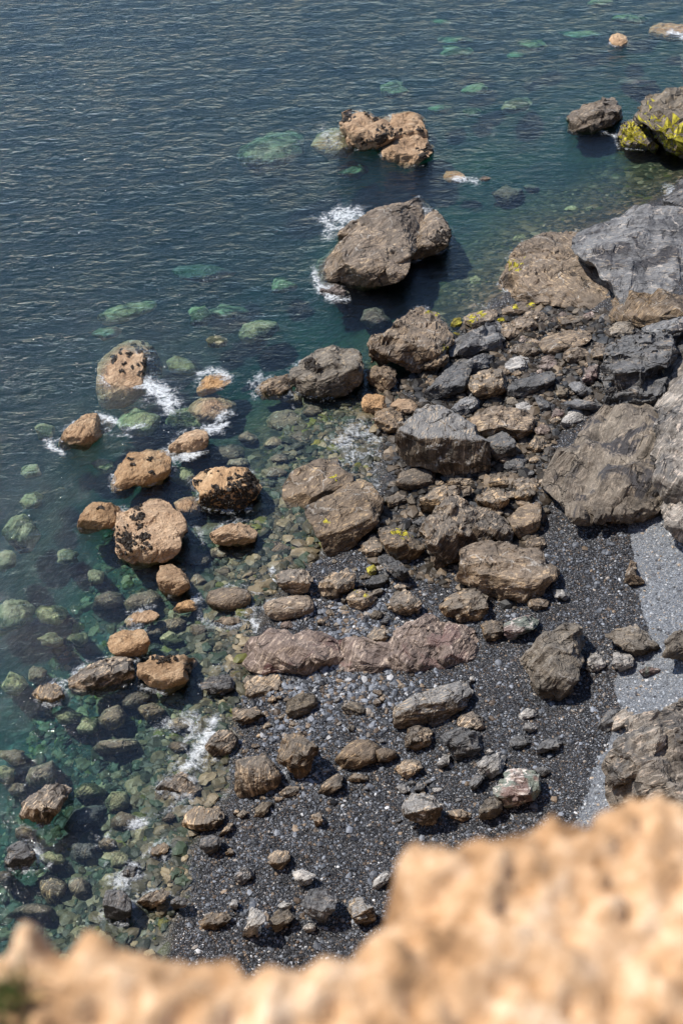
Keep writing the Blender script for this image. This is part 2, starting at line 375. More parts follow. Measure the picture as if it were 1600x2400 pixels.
# ------------------------------------------------------------------ water
WATER = dict(absorb=(.42, .83, .80), adens=.56, scatter=(.36, .43, .72), sdens=.0175)
def water_mat():
    t = NT('sea_water')
    P = t.n('ShaderNodeTexCoord').outputs['Object']
    mp = t.n('ShaderNodeMapping'); t.l(P, mp.inputs[0]); mp.inputs['Rotation'].default_value = (0, 0, math.radians(-14)); mp.inputs['Scale'].default_value = (.85, 1.65, 1.0)
    a = t.noise(mp.outputs[0], 1.5, 3, .55, .4)
    b = t.noise(mp.outputs[0], 3.6, 4, .6, .5)
    mp2 = t.n('ShaderNodeMapping'); t.l(P, mp2.inputs[0]); mp2.inputs['Rotation'].default_value = (0, 0, math.radians(28)); mp2.inputs['Scale'].default_value = (.9, 1.6, 1.0)
    c = t.noise(mp2.outputs[0], 1.9, 3, .55, .4)
    calm = t.attr('calm').outputs['Fac']
    h = t.math('ADD', t.math('MULTIPLY', a, .55), t.math('MULTIPLY', b, .26))
    h = t.math('ADD', h, t.math('MULTIPLY', c, .30))
    gust = t.ramp(t.noise(P, .06, 3), [(.3, .75), (.7, 1.2)])
    h = t.math('MULTIPLY', t.math('MULTIPLY', h, calm), gust)
    fn = t.noise(mp.outputs[0], 8.5, 3, .6, .4)
    h = t.math('ADD', h, t.math('MULTIPLY', fn, t.math('ADD', .05, t.math('MULTIPLY', calm, .05))))
    nb = t.bump(h, 1.0, .24)
    fr = t.n('ShaderNodeFresnel'); fr.inputs['IOR'].default_value = 1.41; t.l(nb, fr.inputs['Normal'])
    gl = t.n('ShaderNodeBsdfGlossy'); gl.inputs['Roughness'].default_value = .06; t.l(nb, gl.inputs['Normal']); gl.inputs['Color'].default_value = (1, 1, 1, 1)
    tr = t.n('ShaderNodeBsdfTransparent')
    m = t.n('ShaderNodeMixShader'); t.l(fr.outputs[0], m.inputs[0]); t.l(tr.outputs[0], m.inputs[1]); t.l(gl.outputs[0], m.inputs[2])
    # foam
    fo = t.attr('foam').outputs['Fac']
    wp = t.n('ShaderNodeVectorMath', operation='ADD'); t.l(P, wp.inputs[0])
    nn = t.n('ShaderNodeTexNoise'); t.l(P, nn.inputs['Vector']); nn.inputs['Scale'].default_value = 2.4; nn.inputs['Detail'].default_value = 4
    sc = t.n('ShaderNodeVectorMath', operation='SCALE'); t.l(nn.outputs['Color'], sc.inputs[0]); sc.inputs[3].default_value = .55; t.l(sc.outputs[0], wp.inputs[1])
    def ridge(scale, det, dist):
        x = t.noise(wp.outputs[0], scale, det, .6, dist)
        return t.math('SUBTRACT', 1.0, t.math('MULTIPLY', t.math('ABSOLUTE', t.math('SUBTRACT', x, .5)), 6.5), clamp=True)
    r1 = ridge(.75, 4, 1.4); r2 = ridge(2.6, 4, .8)
    fine = t.noise(P, 8, 6, .8)
    k = t.math('ADD', t.math('MULTIPLY', r1, .42), t.math('MULTIPLY', r2, .34))
    k = t.math('ADD', k, t.math('MULTIPLY', t.math('SUBTRACT', fine, .5), 1.5))
    k = t.math('ADD', k, t.math('MULTIPLY', fo, .80))
    fm = t.math('MULTIPLY', t.step(k, .82, 1.75), t.step(fo, .05, .45))
    # small flecks
    fl = t.voro(P, 5.5); flm = t.math('MULTIPLY', t.step(t.math('SUBTRACT', .16, fl.outputs['Distance']), 0, .08), t.attr('fleck').outputs['Fac'])
    sepc = t.n('ShaderNodeSeparateColor'); t.l(fl.outputs['Color'], sepc.inputs[0])
    flm = t.math('MULTIPLY', flm, t.step(sepc.outputs[0], .72, .8))
    fm = t.math('MAXIMUM', fm, flm)
    fd = t.n('ShaderNodeBsdfDiffuse'); fd.inputs['Color'].default_value = (.82, .85, .86, 1); t.l(t.bump(t.math('ADD', fine, fm), .6, .08), fd.inputs['Normal'])
    m2 = t.n('ShaderNodeMixShader'); t.l(t.math('MULTIPLY', fm, .9), m2.inputs[0]); t.l(m.outputs[0], m2.inputs[1]); t.l(fd.outputs[0], m2.inputs[2])
    va = t.n('ShaderNodeVolumeAbsorption'); va.inputs['Color'].default_value = (*WATER['absorb'], 1); va.inputs['Density'].default_value = WATER['adens']
    vs = t.n('ShaderNodeVolumeScatter'); vs.inputs['Color'].default_value = (*WATER['scatter'], 1); vs.inputs['Density'].default_value = WATER['sdens']
    ad = t.n('ShaderNodeAddShader'); t.l(va.outputs[0], ad.inputs[0]); t.l(vs.outputs[0], ad.inputs[1])
    return t.out(m2.outputs[0], ad.outputs[0])
M['water'] = water_mat()

def cliff_mat():
    t = NT('sunlit_cliff_earth'); P = t.n('ShaderNodeTexCoord').outputs['Object']
    n1 = t.noise(P, 4.5, 5, .6); n2 = t.noise(P, 23, 5, .7); n3 = t.noise(P, 55, 4, .7)
    f = t.math('ADD', t.math('MULTIPLY', n1, .4), t.math('ADD', t.math('MULTIPLY', n2, .4), t.math('MULTIPLY', n3, .2)))
    c = t.ramp(f, [(.38, (.16, .09, .045)), (.45, (.40, .23, .112)), (.52, (.54, .34, .19)), (.61, (.74, .54, .36))])
    gr = t.step(t.noise(P, 1.4, 4, .6), .6, .72)
    c = t.mix(t.math('MULTIPLY', gr, .35), c, (.34, .26, .09))
    return t.out(t.bsdf(c, .9, t.bump(f, .8, .03), .2))
M['cliff'] = cliff_mat()
# crop | name | material | options | label | outline(s)
ROCKS = r"""
A|boulder|T|m=20,540,26;120,520,14;165,540,18;200,615,26;170,635,24;105,655,16;50,510,10;360,600,14;355,685,10;405,680,22;372,715,20;270,608,12 st=.4 T=3 jt=.6 e=.16 z=-.2 q=.45 f=6|tan twin-humped sea boulder with black mussel patches standing alone offshore|0,545 10,520 40,508 80,515 150,532 220,555 250,600 240,650 190,672 120,690 60,676 25,652 28,615 5,600/200,545 217,535 240,522 290,518 345,520 378,545 372,575 395,625 360,660 260,670 200,640 190,590/180,690 210,640 290,612 350,615 397,635 418,690 405,720 385,725 360,745 300,768 250,745 195,730
A|submerged_rock|T|z=-.9 zt=0|pale tan rock awash beside the twin-humped tan boulder|-125,670 -100,625 -40,600 0,605 25,650 40,690 10,710 -60,715
A|boulder|B|sa=25 st=1.3 q=.55 z=-.1 T=2|brown brick-shaped rock near the yellow-lichened outcrop|1032,545 1060,515 1110,490 1160,470 1210,455 1250,458 1270,480 1287,540 1270,560 1230,585 1190,605 1140,610 1100,612 1060,605 1040,590 1048,565
A|outcrop|D|y=1330,600,60;1415,480,16;1490,590,40;1500,620,50;1545,655,50;1480,665,40;1540,700,40;1420,455,14;1320,630,50;1580,600,40 sa=55 st=1.2 z=-.1 T=2 e=.14|dark angular outcrop splashed with yellow lichen at the water's edge|1270,660 1275,600 1295,560 1340,545 1390,560 1430,600 1440,650 1450,690 1400,690 1330,690/1340,550 1370,500 1410,435 1460,430 1510,425 1568,405 1640,390 1700,500 1700,760 1568,715 1520,705 1480,670 1440,640 1400,590/1435,590 1460,560 1500,500 1568,470 1680,480 1700,740 1568,712 1500,690 1450,650
A|boulder|T|z=-.15 T=2|small round tan rock alone in open water far from the beach|1228,185 1240,158 1275,152 1305,165 1315,190 1310,210 1285,222 1245,215
A|boulder|T|z=-.5|pale flat rock with a foamy edge, farthest out along the shore|1405,150 1425,120 1460,108 1510,108 1568,118 1620,130 1630,170 1568,185 1500,185 1440,170
A|boulder|B|sa=35 sub=6 m=440,1100,25;470,1075,20;215,1160,14;410,965,12 T=4 rl=.6 jt=.25 e=.14 z=0 f=5 q=.32|largest grey-brown sea boulder, with a notched dark right end|-124,1245 -110,1210 -60,1170 -20,1130 20,1090 60,1060 90,1010 130,965 180,958 240,950 290,940 350,912 385,935 410,960 400,1010 380,1080 350,1130 325,1160 310,1205 290,1240 240,1280 170,1310 110,1325 60,1315 0,1300 -60,1290 -110,1280/370,1000 400,965 440,960 445,985 470,1005 490,1040 497,1080 485,1130 450,1150 400,1170 350,1185 310,1180 330,1120/210,1190 225,1145 270,1150 310,1170 315,1210 305,1250 280,1280 240,1298 215,1290 205,1240
A|boulder|B|z=-.1 T=2|pale shoulder rock leaning on the back of the largest sea boulder|-20,1075 0,1050 50,1015 95,1005 80,1040 40,1085 0,1110
A|boulder|P|z=-.2|low purplish rock awash at the foot of the largest sea boulder|-110,1290 -60,1300 0,1308 50,1320 55,1345 20,1370 -50,1372 -95,1350
A|outcrop|B|sa=-35 st=1.2 y=800,1222,22;775,1210,14 T=1 rl=.6 jt=.25 tt=.12 sub=6 q=0 f=2 e=.08 sink=.5|brown ribbed bedrock shoulder sloping into the shallow bay|720,1340 735,1290 760,1240 775,1180 820,1120 880,1090 950,1070 1030,1070 1095,1075 1130,1130 1180,1200 1230,1250 1270,1310 1280,1390 1240,1450 1200,1455 1140,1440 1060,1400 930,1395 870,1380 780,1385 730,1370
A|outcrop|G|sa=12 st=.8 sub=6 rl=.45 jt=.3 tt=.3 q=.06 f=3 e=.1|great smooth dark grey rock face crossed by white veins|1055,1120 1090,1080 1150,1050 1230,1020 1300,980 1380,945 1470,935 1568,960 1700,960 1750,1300 1700,1420 1568,1380 1500,1400 1420,1420 1350,1440 1280,1420 1250,1310 1170,1230 1090,1170
A|outcrop|B|sa=60 rl=.6 e=.14 q=.5 sink=.3 tt=.1|brown wet foot of the grey rock face above the jumbled rocks|1220,1440 1250,1370 1330,1330 1420,1345 1500,1340 1600,1350 1750,1370 1750,1510 1600,1530 1500,1520 1400,1530 1340,1500 1270,1500
A|boulder|K||black rock perched behind the great grey rock face|1470,945 1490,905 1530,880 1568,870 1650,860 1660,980 1568,970 1500,968
A|boulder|K||black wet rock in the foam beyond the grey rock face|1490,870 1520,835 1568,815 1650,800 1650,870 1568,868
A|outcrop|K||dark sliver of shore rock at the far end of the bay|1556,260 1568,240 1640,220 1640,390 1568,365 1560,330
A|reef|K|z=-.05|thin dark reef just breaking the surface beyond the brick-shaped rock|1275,380 1300,366 1380,368 1440,372 1420,382 1350,390
A|submerged_rock|S|z=-1.3 g=o||e 245,410,62,30
A|submerged_rock|S|z=-1.3 g=o||e 615,410,60,22
A|submerged_rock|S|z=-.7|palest flat rock under the water between the twin-humped boulder and the brick-shaped rock|745,495 760,470 800,455 850,455 865,475 840,500 790,515 755,512
A|submerged_rock|S|z=-1.8 g=o||e 595,518,40,16
A|submerged_rock|S|z=-1.6 g=o||e 450,500,44,16
A|submerged_rock|S|z=-1.5 g=o||e 880,205,64,24
A|submerged_rock|S|z=-1.5 g=o||e 525,240,62,25
A|submerged_rock|S|z=-1.6 g=o||e 800,255,42,14
A|submerged_rock|S|z=-2 g=o||e 520,185,72,15
A|submerged_rock|S|z=-1.7 g=o||e 1095,160,84,18
A|submerged_rock|S|z=-2 g=o||e 455,100,40,12
A|submerged_rock|S|z=-1.2 g=o||e 1330,88,72,18
A|submerged_rock|S|z=-1.2 g=o||e 1190,12,52,18
A|submerged_rock|S|z=-1.6 g=o||e 50,785,55,35
A|boulder|T|z=-.35|low pale rock with a foam streak between the twin-humped and the largest sea boulders|465,815 480,785 530,785 560,800 580,825 540,840 490,838
A|rock|B|z=-.1|tiny brown rock tip breaking the water beside the low foam-streaked rock|630,822 650,808 685,815 675,832 645,832
A|submerged_rock|B|z=-.7|brown blurred reef under the water off the largest sea boulder|e 760,890,60,32
A|submerged_rock|B|z=-.9 g=b||e 870,860,32,11
A|submerged_rock|S|z=-.5|small pale stone under the shallow bay near the grey rock face|e 1140,963,25,15
A|submerged_rock|S|z=-.6 g=b||e 820,1095,42,18
A|submerged_rock|S|z=-.7 g=b||e 620,1290,62,30
A|submerged_rock|S|z=-.9 g=b||e 540,1385,72,20
A|submerged_rock|B|z=-.35 zt=0|broad brown rock awash in front of the ribbed bedrock shoulder|e 615,1410,62,20
A|submerged_rock|P|z=-.5 rl=.6|broad purplish rock under water between the largest sea boulder and the ridged brown boulder|e 155,1465,65,40
A|submerged_rock|S|z=-.5 g=b||e 1000,1030,36,14
A|submerged_rock|S|z=-.6 g=b||e 1060,960,40,12
F|submerged_rock|S|z=-1.1|large pale green rock under the water west of the twin-humped boulder|1112,715 1130,680 1180,655 1250,625 1330,620 1372,640 1365,700 1320,735 1250,760 1190,772 1140,750
F|submerged_rock|S|z=-1.3|long pale green slab underwater, the outermost beyond the mussel-spotted boulder|470,1450 520,1420 600,1400 690,1390 700,1415 640,1445 560,1475 490,1480
F|submerged_rock|S|z=-1.5 g=o||e 920,1450,50,40
F|submerged_rock|S|z=-1.6 g=o||e 1045,1430,80,28
F|submerged_rock|S|z=-2 g=o||e 490,1530,62,25
F|submerged_rock|S|z=-1.7 g=o||e 1300,1310,50,35
F|reef|B|z=-2.2|dim brown reef deep under the sparkling dots of foam|e 930,1250,120,32
B|boulder|T|q=.35 f=3 st=.3 rnd=1 m=690,300,34;715,325,26;660,305,18;520,270,14;530,290,12;560,250,10;600,260,12;640,240,14;690,240,20;610,320,10;650,345,10;575,300,10;620,215,9;660,205,9;560,335,8;705,365,12 z=-1.0 T=2|round tan boulder peppered with black mussels, its base under water|445,350 460,290 510,235 560,200 610,192 665,198 700,225 725,260 745,305 742,350 715,375 690,400 670,430 625,455 590,480 540,492 490,500 455,460 443,410
B|boulder|T|sa=40 st=1.3 z=-.35 T=2|narrow tan ridge rock ringed by foam, outermost of the near group|270,670 275,640 300,600 340,570 390,530 440,525 480,545 520,570 525,590 480,620 440,650 390,695 350,680 290,690/275,668 310,622 360,580 410,548 445,540 450,575 430,620 380,668 350,655 295,690
B|submerged_rock|S|z=-.7|yellowish rock under a thin curl of foam beside the narrow ridge rock|550,570 580,535 620,515 680,530 720,545 720,590 690,615 640,620 580,605
B|submerged_rock|T|z=-.45 zt=.02|pale humped rock awash beneath a bright white breaking wave|880,520 890,490 930,465 1000,460 1065,485 1070,510 1050,540 990,570 920,560
B|submerged_rock|S|z=-.8|broad yellow-green slab under water below the foam-topped hump|780,570 800,520 880,510 960,545 980,575 920,595 840,610
B|boulder|T|q=.6 z=-.35 T=1|tan lumpy rock half awash with foam looped round its front|770,690 800,655 850,620 900,600 945,605 962,640 950,680 910,705 870,735 820,735 775,715/860,650 890,615 930,602 957,620 960,650 945,685 900,700 870,690
B|boulder|T|sa=50 m=690,740,9;600,740,8;610,765,8;695,800,9 z=-.35 T=1|craggy tan boulder cleft by a crooked crack, standing off the beach|510,860 525,810 560,750 595,705 640,705 700,692 760,700 780,725 790,780 770,815 730,845 690,860 620,850 560,870 520,890
B|boulder|T|q=.55 m=1090,870,50;1140,860,50;1040,930,45;960,925,36;1140,820,30;1000,890,30;910,845,14;1120,920,40;930,940,24;1080,945,36;1165,890,26;950,795,10 z=-.12 T=1|dark mussel-crusted boulder with a bare tan top|885,850 890,825 930,795 1000,775 1080,780 1130,780 1160,810 1190,850 1192,880 1170,920 1120,955 1060,970 1000,970 940,965 915,935 920,895
B|boulder|T|f=8 m=465,965,10;530,1055,10 z=-.3 T=1|flat-topped tan rock touching the biggest round tan boulder|355,1050 370,1000 395,960 440,935 500,938 555,955 550,1000 530,1055 480,1055 420,1070 370,1075
B|boulder|T|q=.3 sub=6 f=5 st=.4 m=630,965,16;645,1000,18;620,1010,14;650,1040,18;580,1115,40;600,1130,30;660,1100,22;660,1130,22;545,1060,8 z=-.15 T=2 rl=.7|biggest round tan boulder of the near group, with a black-edged cleft|530,1090 532,1030 548,965 580,985 610,965 640,960 690,925 740,918 780,935 810,970 845,1020 852,1070 835,1120 825,1155 780,1190 720,1210 670,1230 620,1225 570,1200 545,1160/545,1160 530,1090 532,1030 550,966 590,1000 625,1035 640,1090 645,1150 620,1215 575,1200
B|boulder|T|q=.5 z=-.15 T=.5|rounded oblong tan rock standing in clear shallows east of the biggest round boulder|958,1085 990,1060 1040,1040 1110,1030 1150,1045 1182,1085 1170,1115 1120,1135 1050,1130 990,1130
B|boulder|T|q=.5 z=-.2 T=1|knobbly orange-brown rock just below the biggest round tan boulder|720,1270 735,1230 790,1222 840,1250 870,1290 875,1330 840,1350 780,1368 740,1340
B|submerged_rock|T|z=-.4 zt=.06|tan rock barely awash beside the dark mussel-crusted boulder|808,940 850,920 890,918 915,950 910,990 860,1000 820,970
B|rock|T|z=-.2|small tan dome rock in ripples left of the two brown shoreline rocks|795,1430 820,1400 870,1380 910,1400 915,1425 870,1440 820,1445
B|boulder|B|z=-.2 q=.55 f=3 rnd=1|stout brown shoreline rock with vertical grooves and foam at its right|948,1370 960,1345 1010,1330 1080,1328 1140,1335 1155,1370 1150,1410 1100,1430 1040,1442 980,1425 950,1400
B|boulder|B|q=.5 f=3 rnd=1|smooth oval brown rock resting at the lip of the pebbles|1205,1410 1230,1390 1290,1375 1350,1360 1420,1365 1443,1390 1440,1435 1400,1460 1330,1475 1270,1475 1225,1450
B|rock|P||small rust-red block tucked under the smooth oval brown rock|1290,1490 1330,1480 1355,1490 1350,1520 1310,1525 1288,1510
B|boulder|O|q=.5|craggy brown rock at the foam line above the smooth oval rock|1268,1270 1300,1250 1370,1242 1420,1255 1435,1290 1420,1330 1380,1360 1320,1345 1275,1310
B|boulder|O|q=.5|brown wedge rock beside yellow-weeded stones, inland of the craggy foam-line rock|1460,1320 1490,1285 1540,1260 1590,1245 1630,1270 1625,1320 1590,1350 1520,1378 1480,1355
B|slab|B|sa=28 st=1.2 q=.3 y=1540,820,16 jt=.3 rl=.4 e=.1 f=4|tilted brown slab split from its larger twin, with a green puddle on top|1298,860 1330,810 1380,775 1440,745 1520,728 1550,740 1565,775 1620,800 1620,860 1520,900 1430,930 1385,980 1350,965 1310,920
B|slab|B|sa=28 st=1.5 q=.42 sub=6 y=1500,1025,14 jt=.3 rl=.4 e=.1 f=4|largest flat layered slab pointing seaward at the waterline|1392,980 1440,935 1520,890 1590,850 1660,838 1720,860 1755,930 1750,985 1725,1030 1690,1075 1640,1120 1580,1155 1527,1178 1490,1130 1450,1060
B|boulder|T|z=-.4 T=1|pinkish rock with foam cap, inshore of the mussel-spotted boulder|900,430 920,380 960,350 1010,342 1060,355 1065,385 1030,410 980,430 920,445
B|boulder|B|z=-.4|pale brown rock awash, left of the dark wedge boulder|1165,425 1200,385 1260,355 1320,350 1345,390 1340,430 1280,455 1210,460
B|boulder|D|q=.45 sa=25 st=1.1 sub=6 f=9 m=1420,300,24;1450,320,16 z=-.12 T=1|dark wedge-shaped boulder standing in shallow water in the middle of the bay|1328,350 1350,330 1390,315 1395,290 1440,260 1500,230 1568,218 1620,235 1650,290 1655,330 1660,380 1620,420 1568,450 1480,450 1430,450 1380,415 1345,385
B|rock|S|z=-.25|small cream rock just awash between two submerged pale slabs|945,190 965,172 1010,168 1045,185 1045,215 1000,225 960,220
B|submerged_rock|S|z=-.8|oblong pale rock under water right of the small cream rock|1108,165 1130,125 1190,108 1255,112 1270,140 1230,175 1170,195 1130,190
B|submerged_rock|S|z=-.8|pale green rock under water touching the mussel-spotted boulder|775,290 810,270 860,285 900,320 880,340 830,340 790,330
B|submerged_rock|B|z=-.55|brown submerged rock south of the dark wedge boulder|1225,570 1260,530 1320,515 1380,540 1385,580 1340,610 1270,620 1230,600
B|submerged_rock|B|z=-.55|grey oval underwater rock behind the dark mussel-crusted boulder|950,720 980,690 1060,675 1120,680 1135,710 1080,740 1000,745
B|submerged_rock|S|z=-.7|lumpy yellow-green rock underwater, leftmost of the large submerged ones|25,1070 60,1020 110,1005 150,1040 175,1090 140,1140 100,1150 50,1110
B|submerged_rock|S|z=-.7 g=d||e 25,1200,45,38
B|submerged_rock|S|z=-.8 g=d||e 310,1185,52,32
B|submerged_rock|S|z=-.6 g=d||e 440,1275,32,32
B|submerged_rock|B|z=-.5|brown underwater rock with a ragged top below the biggest round tan boulder|430,1420 450,1370 500,1350 550,1360 560,1395 520,1415
B|submerged_rock|B|z=-.35|tan oval rock just under the surface above the pale pointed awash rock|580,1400 610,1365 690,1345 730,1365 715,1400 650,1430 600,1430
B|rock|T|z=-.25|pale pointed rock awash, left of the small tan dome rock|570,1480 610,1445 690,1430 740,1455 705,1480 640,1515 590,1512
B|submerged_rock|S|z=-.6|big dome of olive rock underwater cut by the frame's left edge|-20,1500 0,1430 40,1395 110,1400 148,1430 130,1480 60,1510 0,1530
B|submerged_rock|S|z=-.55|ragged olive rock underwater right of the big olive dome|e 240,1450,70,42
B|submerged_rock|S|z=-.6 g=d||e 840,815,48,45
B|submerged_rock|B|z=-.4|squarish brown stone underwater beneath the oblong tan rock|e 910,1200,50,35
B|submerged_rock|B|z=-.35 g=c||e 1000,1170,40,28
B|submerged_rock|B|z=-.35 g=c||e 910,1295,32,32
B|submerged_rock|B|z=-.35 g=c||e 1025,1260,34,32
B|submerged_rock|S|z=-1 g=d||e 140,790,52,30
B|submerged_rock|S|z=-1 g=d||e 150,925,45,36
B|submerged_rock|S|z=-1 g=d||e 210,612,45,32
B|submerged_rock|S|z=-.9 g=d||e 480,765,50,26
B|submerged_rock|B|z=-.5 g=c||e 1140,640,42,25
B|submerged_rock|B|z=-.45 g=c||e 1265,665,45,28
B|submerged_rock|B|z=-.4 g=c||e 1385,640,55,30
B|submerged_rock|Y|z=-.35|yellow-weeded stone underwater among brown cobbles|e 1460,660,36,36
B|submerged_rock|B|z=-.55 g=c||e 1090,755,45,25
B|submerged_rock|B|z=-.3 zt=-.03|low brown ledge rock underwater below the tilted slabs|e 1290,1150,62,34
B|submerged_rock|B|z=-.35 g=c||e 1440,510,46,30
B|submerged_rock|B|z=-.45 g=c||e 1345,455,52,25
B|submerged_rock|B|z=-.4 g=c||e 1270,800,70,28
B|submerged_rock|B|z=-.4 g=c||e 1290,735,40,24
C|boulder|B|sa=65 st=.8 q=.35 sub=6 y=400,62,14;480,225,14;430,75,10|ridged brown boulder with white streaks where the jumble meets the bay|110,285 125,220 150,165 230,140 300,90 360,55 400,50 440,70 480,110 520,170 500,220 470,230 495,290 440,320 360,315 300,300 200,300 140,290/350,300 360,260 410,225 470,225 495,290 440,320 380,318
C|rock|B|q=.6 f=9 z=-.1|squat square brown block in the shallows by the dark wedge boulder|118,335 150,310 210,308 248,325 245,390 230,415 170,420 130,400
C|slab|K|sa=38 st=1.3 q=.4|long dark slab leaning up from the shallows beside the pale-topped rock|372,440 400,405 450,360 510,300 560,272 590,290 595,340 570,380 560,420 500,445 440,465 390,478
C|boulder|G|sa=25 st=1.1 q=.4|grey striated rock with a raised shoulder behind the long dark slab|495,220 550,180 620,150 680,115 715,105 730,140 755,180 720,220 640,240 560,275 510,260
C|slab|B|sa=22 q=.35 f=8 rl=.6|long flat brown slab, largest in the upper jumble|897,205 930,180 1020,150 1100,128 1140,150 1148,190 1100,215 1020,235 960,260 920,245
C|boulder|O|q=.5 f=9|brown angular rock with speckled ochre front, mid jumble|575,395 600,360 660,330 730,322 762,355 765,400 745,440 690,460 630,455 590,430
C|slab|K|sa=12 st=1.6 q=.5|dark grey log-shaped slab with fine layers, mid jumble|765,405 800,375 900,350 970,330 985,360 975,390 900,430 840,460 770,445
C|boulder|G|q=.45 sa=30|pale-topped rock with rusty front above the speckled ochre rock|575,295 620,260 690,245 730,255 725,290 680,320 620,345 595,330
C|boulder|W|q=.45|rock with a white quartz-streaked top in the middle of the jumble|745,310 770,280 830,262 870,275 880,300 840,330 790,345 755,330
C|boulder|B|q=.5|dark brown rock with one pale scar behind the red stone|1015,260 1050,220 1110,225 1140,260 1110,300 1050,310 1020,290
C|boulder|H|q=.54 sa=85 st=.9 sub=6 f=3 e=.12 jt=.3 rl=.45|huge flat-topped block with a grey top and tall brown front|248,630 300,560 345,500 400,482 460,480 520,520 600,580 630,640 675,660 685,720 680,790 600,812 510,805 430,785 350,770 290,760 260,700
C|boulder|K|q=.5 f=4 e=.12 jt=.3|dark chunk with a smooth slate top wedged against the huge flat-topped block|640,650 700,620 740,605 780,640 800,660 800,710 760,740 700,735 685,700
C|boulder|B|q=.4 sa=15|broad brown pitted boulder just behind the huge flat-topped block|590,570 640,520 720,500 800,505 870,530 880,575 860,620 820,655 770,630 735,605 660,640 620,600
C|boulder|O|q=.45 sa=25 rnd=1 f=3|egg-shaped brown rock with pale flecks at the foot of the huge flat-topped block|243,845 270,800 340,775 400,780 430,810 425,845 380,865 310,885 260,870
C|boulder|O|q=.5 sub=6 sa=60|big dark pyramid-shaped boulder with two peaks amid the lower jumble|370,1060 395,1010 450,950 510,920 570,950 610,970 640,1020 630,1090 590,1140 530,1190 480,1240 430,1220 390,1150/580,1040 610,960 650,970 720,960 750,1000 790,1080 780,1125 700,1115 620,1130 570,1150
C|boulder|B|q=.45 rl=.5 f=4 e=.12 jt=.25|smooth-topped brown cube of rock at the edge of the dark gravel|770,1010 810,960 860,938 915,945 920,985 905,1050 880,1095 820,1105 790,1070
C|boulder|B|sa=10 st=.8 sub=6 rl=.6 f=5 e=.14 jt=.35 q=.42|great overhanging boulder with a grey top and black undercut on the dark gravel|515,1280 535,1220 545,1160 600,1130 680,1110 750,1125 830,1140 900,1150 950,1195 1000,1245 1003,1285 960,1310 900,1360 850,1385 760,1390 690,1360 600,1330 530,1300
C|boulder|O|q=.45 sa=30 st=1.2|ochre streaked rock just below the great overhanging boulder|450,1415 490,1375 560,1335 640,1335 668,1365 670,1430 640,1475 580,1490 500,1460
C|boulder|O|q=.5 y=260,1070,22;290,1085,18|olive-brown rock with a bright yellow lichen streak on top|165,1060 200,1045 250,1055 310,1085 360,1120 378,1160 350,1200 290,1210 240,1190 200,1140
C|rock|K|sa=-38 q=.4|grey bar-shaped rock lying aslant below the yellow-streaked rock|165,1185 210,1178 260,1210 295,1240 305,1290 280,1295 230,1260 180,1220
C|rock|O||rounded ochre rock left of the yellow-streaked rock|80,1160 110,1115 160,1110 195,1140 170,1175 120,1190
C|rock|T||pinkish-tan rock at the water's edge nearest the yellow weed pebble|90,480 110,440 180,440 215,460 215,500 180,520 130,535 95,510
C|rock|T||smooth tan oval rock beside the pinkish-tan one above the foam|220,490 260,460 320,462 355,490 340,520 290,535 240,515
C|boulder|B||brown pointed-top rock against the left end of the huge flat-topped block|140,560 160,520 220,505 280,525 290,560 270,610 220,620 170,595
C|boulder|G|sa=35 st=1.2|grey slanted rock directly behind the huge flat-topped block|500,510 540,470 600,440 630,465 630,510 590,540 540,545
C|boulder|W|sa=35 jt=.25 tt=.25 sink=.2|swirl-banded white and grey rock beside the wide cracked outcrop|1005,570 1040,520 1100,495 1160,520 1165,545 1120,570 1070,600 1020,605
C|slab|B|sa=20 y=600,90,22;640,70,18|flat slab with a yellow-green tinge, nearest the bay|560,85 600,65 680,50 715,55 712,85 660,120 610,140 570,115
C|slab|B|sa=15 y=870,28,18;800,40,12|flat yellow-edged slab below the ribbed bedrock shoulder|722,60 760,35 830,15 900,10 915,35 880,55 800,75 740,78
C|rock|O|f=8|square brown block in the upper jumble under the ribbed shoulder|985,85 1040,75 1110,85 1125,110 1080,130 1010,135
C|rock|B||tan cracked rock between the flat yellow-edged slab and the long brown slab|775,105 820,85 880,90 905,125 880,150 820,160
C|rock|B||brown lump between the cracked tan rock and the square block|860,70 890,55 930,65 950,90 930,115 890,100
C|boulder|D|f=7|grey-brown rounded cube beneath the brown foot of the grey face|1228,135 1270,105 1320,100 1345,130 1340,175 1290,182 1240,170
C|rock|B||tan wedge leaning against the grey striated rock|730,140 760,125 800,140 830,180 800,190 755,185
C|boulder|B|q=.5 y=880,190,18|brown rock with a yellow-green corner in front of the long flat brown slab|757,245 800,210 870,200 910,240 900,270 840,275 780,270
C|rock|Y||upright yellow-weeded stone in the gap by the ridged brown boulder|500,120 515,90 545,85 552,110 535,135 510,138
C|stone|Y||low bright yellow stone below the upright yellow-weeded one|e 525,163,20,10
C|stone|Y||olive-green mossy stone between the flat slab and the tan wedge|e 740,98,34,15
C|outcrop|K|sa=12 q=.5 sub=6 f=8 st=3 e=.14 jt=.8|black layered outcrop stepping down beside the pale cliff wall|1195,330 1215,270 1245,215 1300,185 1360,165 1440,155 1500,160 1540,190 1535,250 1500,290 1460,320 1440,370 1400,430 1380,450 1300,500 1230,490 1225,420 1195,370/1200,325 1215,270 1245,215 1300,185 1360,165 1440,155 1500,160 1540,190 1535,250 1500,290 1460,320 1380,330 1290,340/1195,370 1200,330 1280,335 1380,330 1470,325 1500,380 1470,470 1400,540 1280,545 1230,500 1225,420
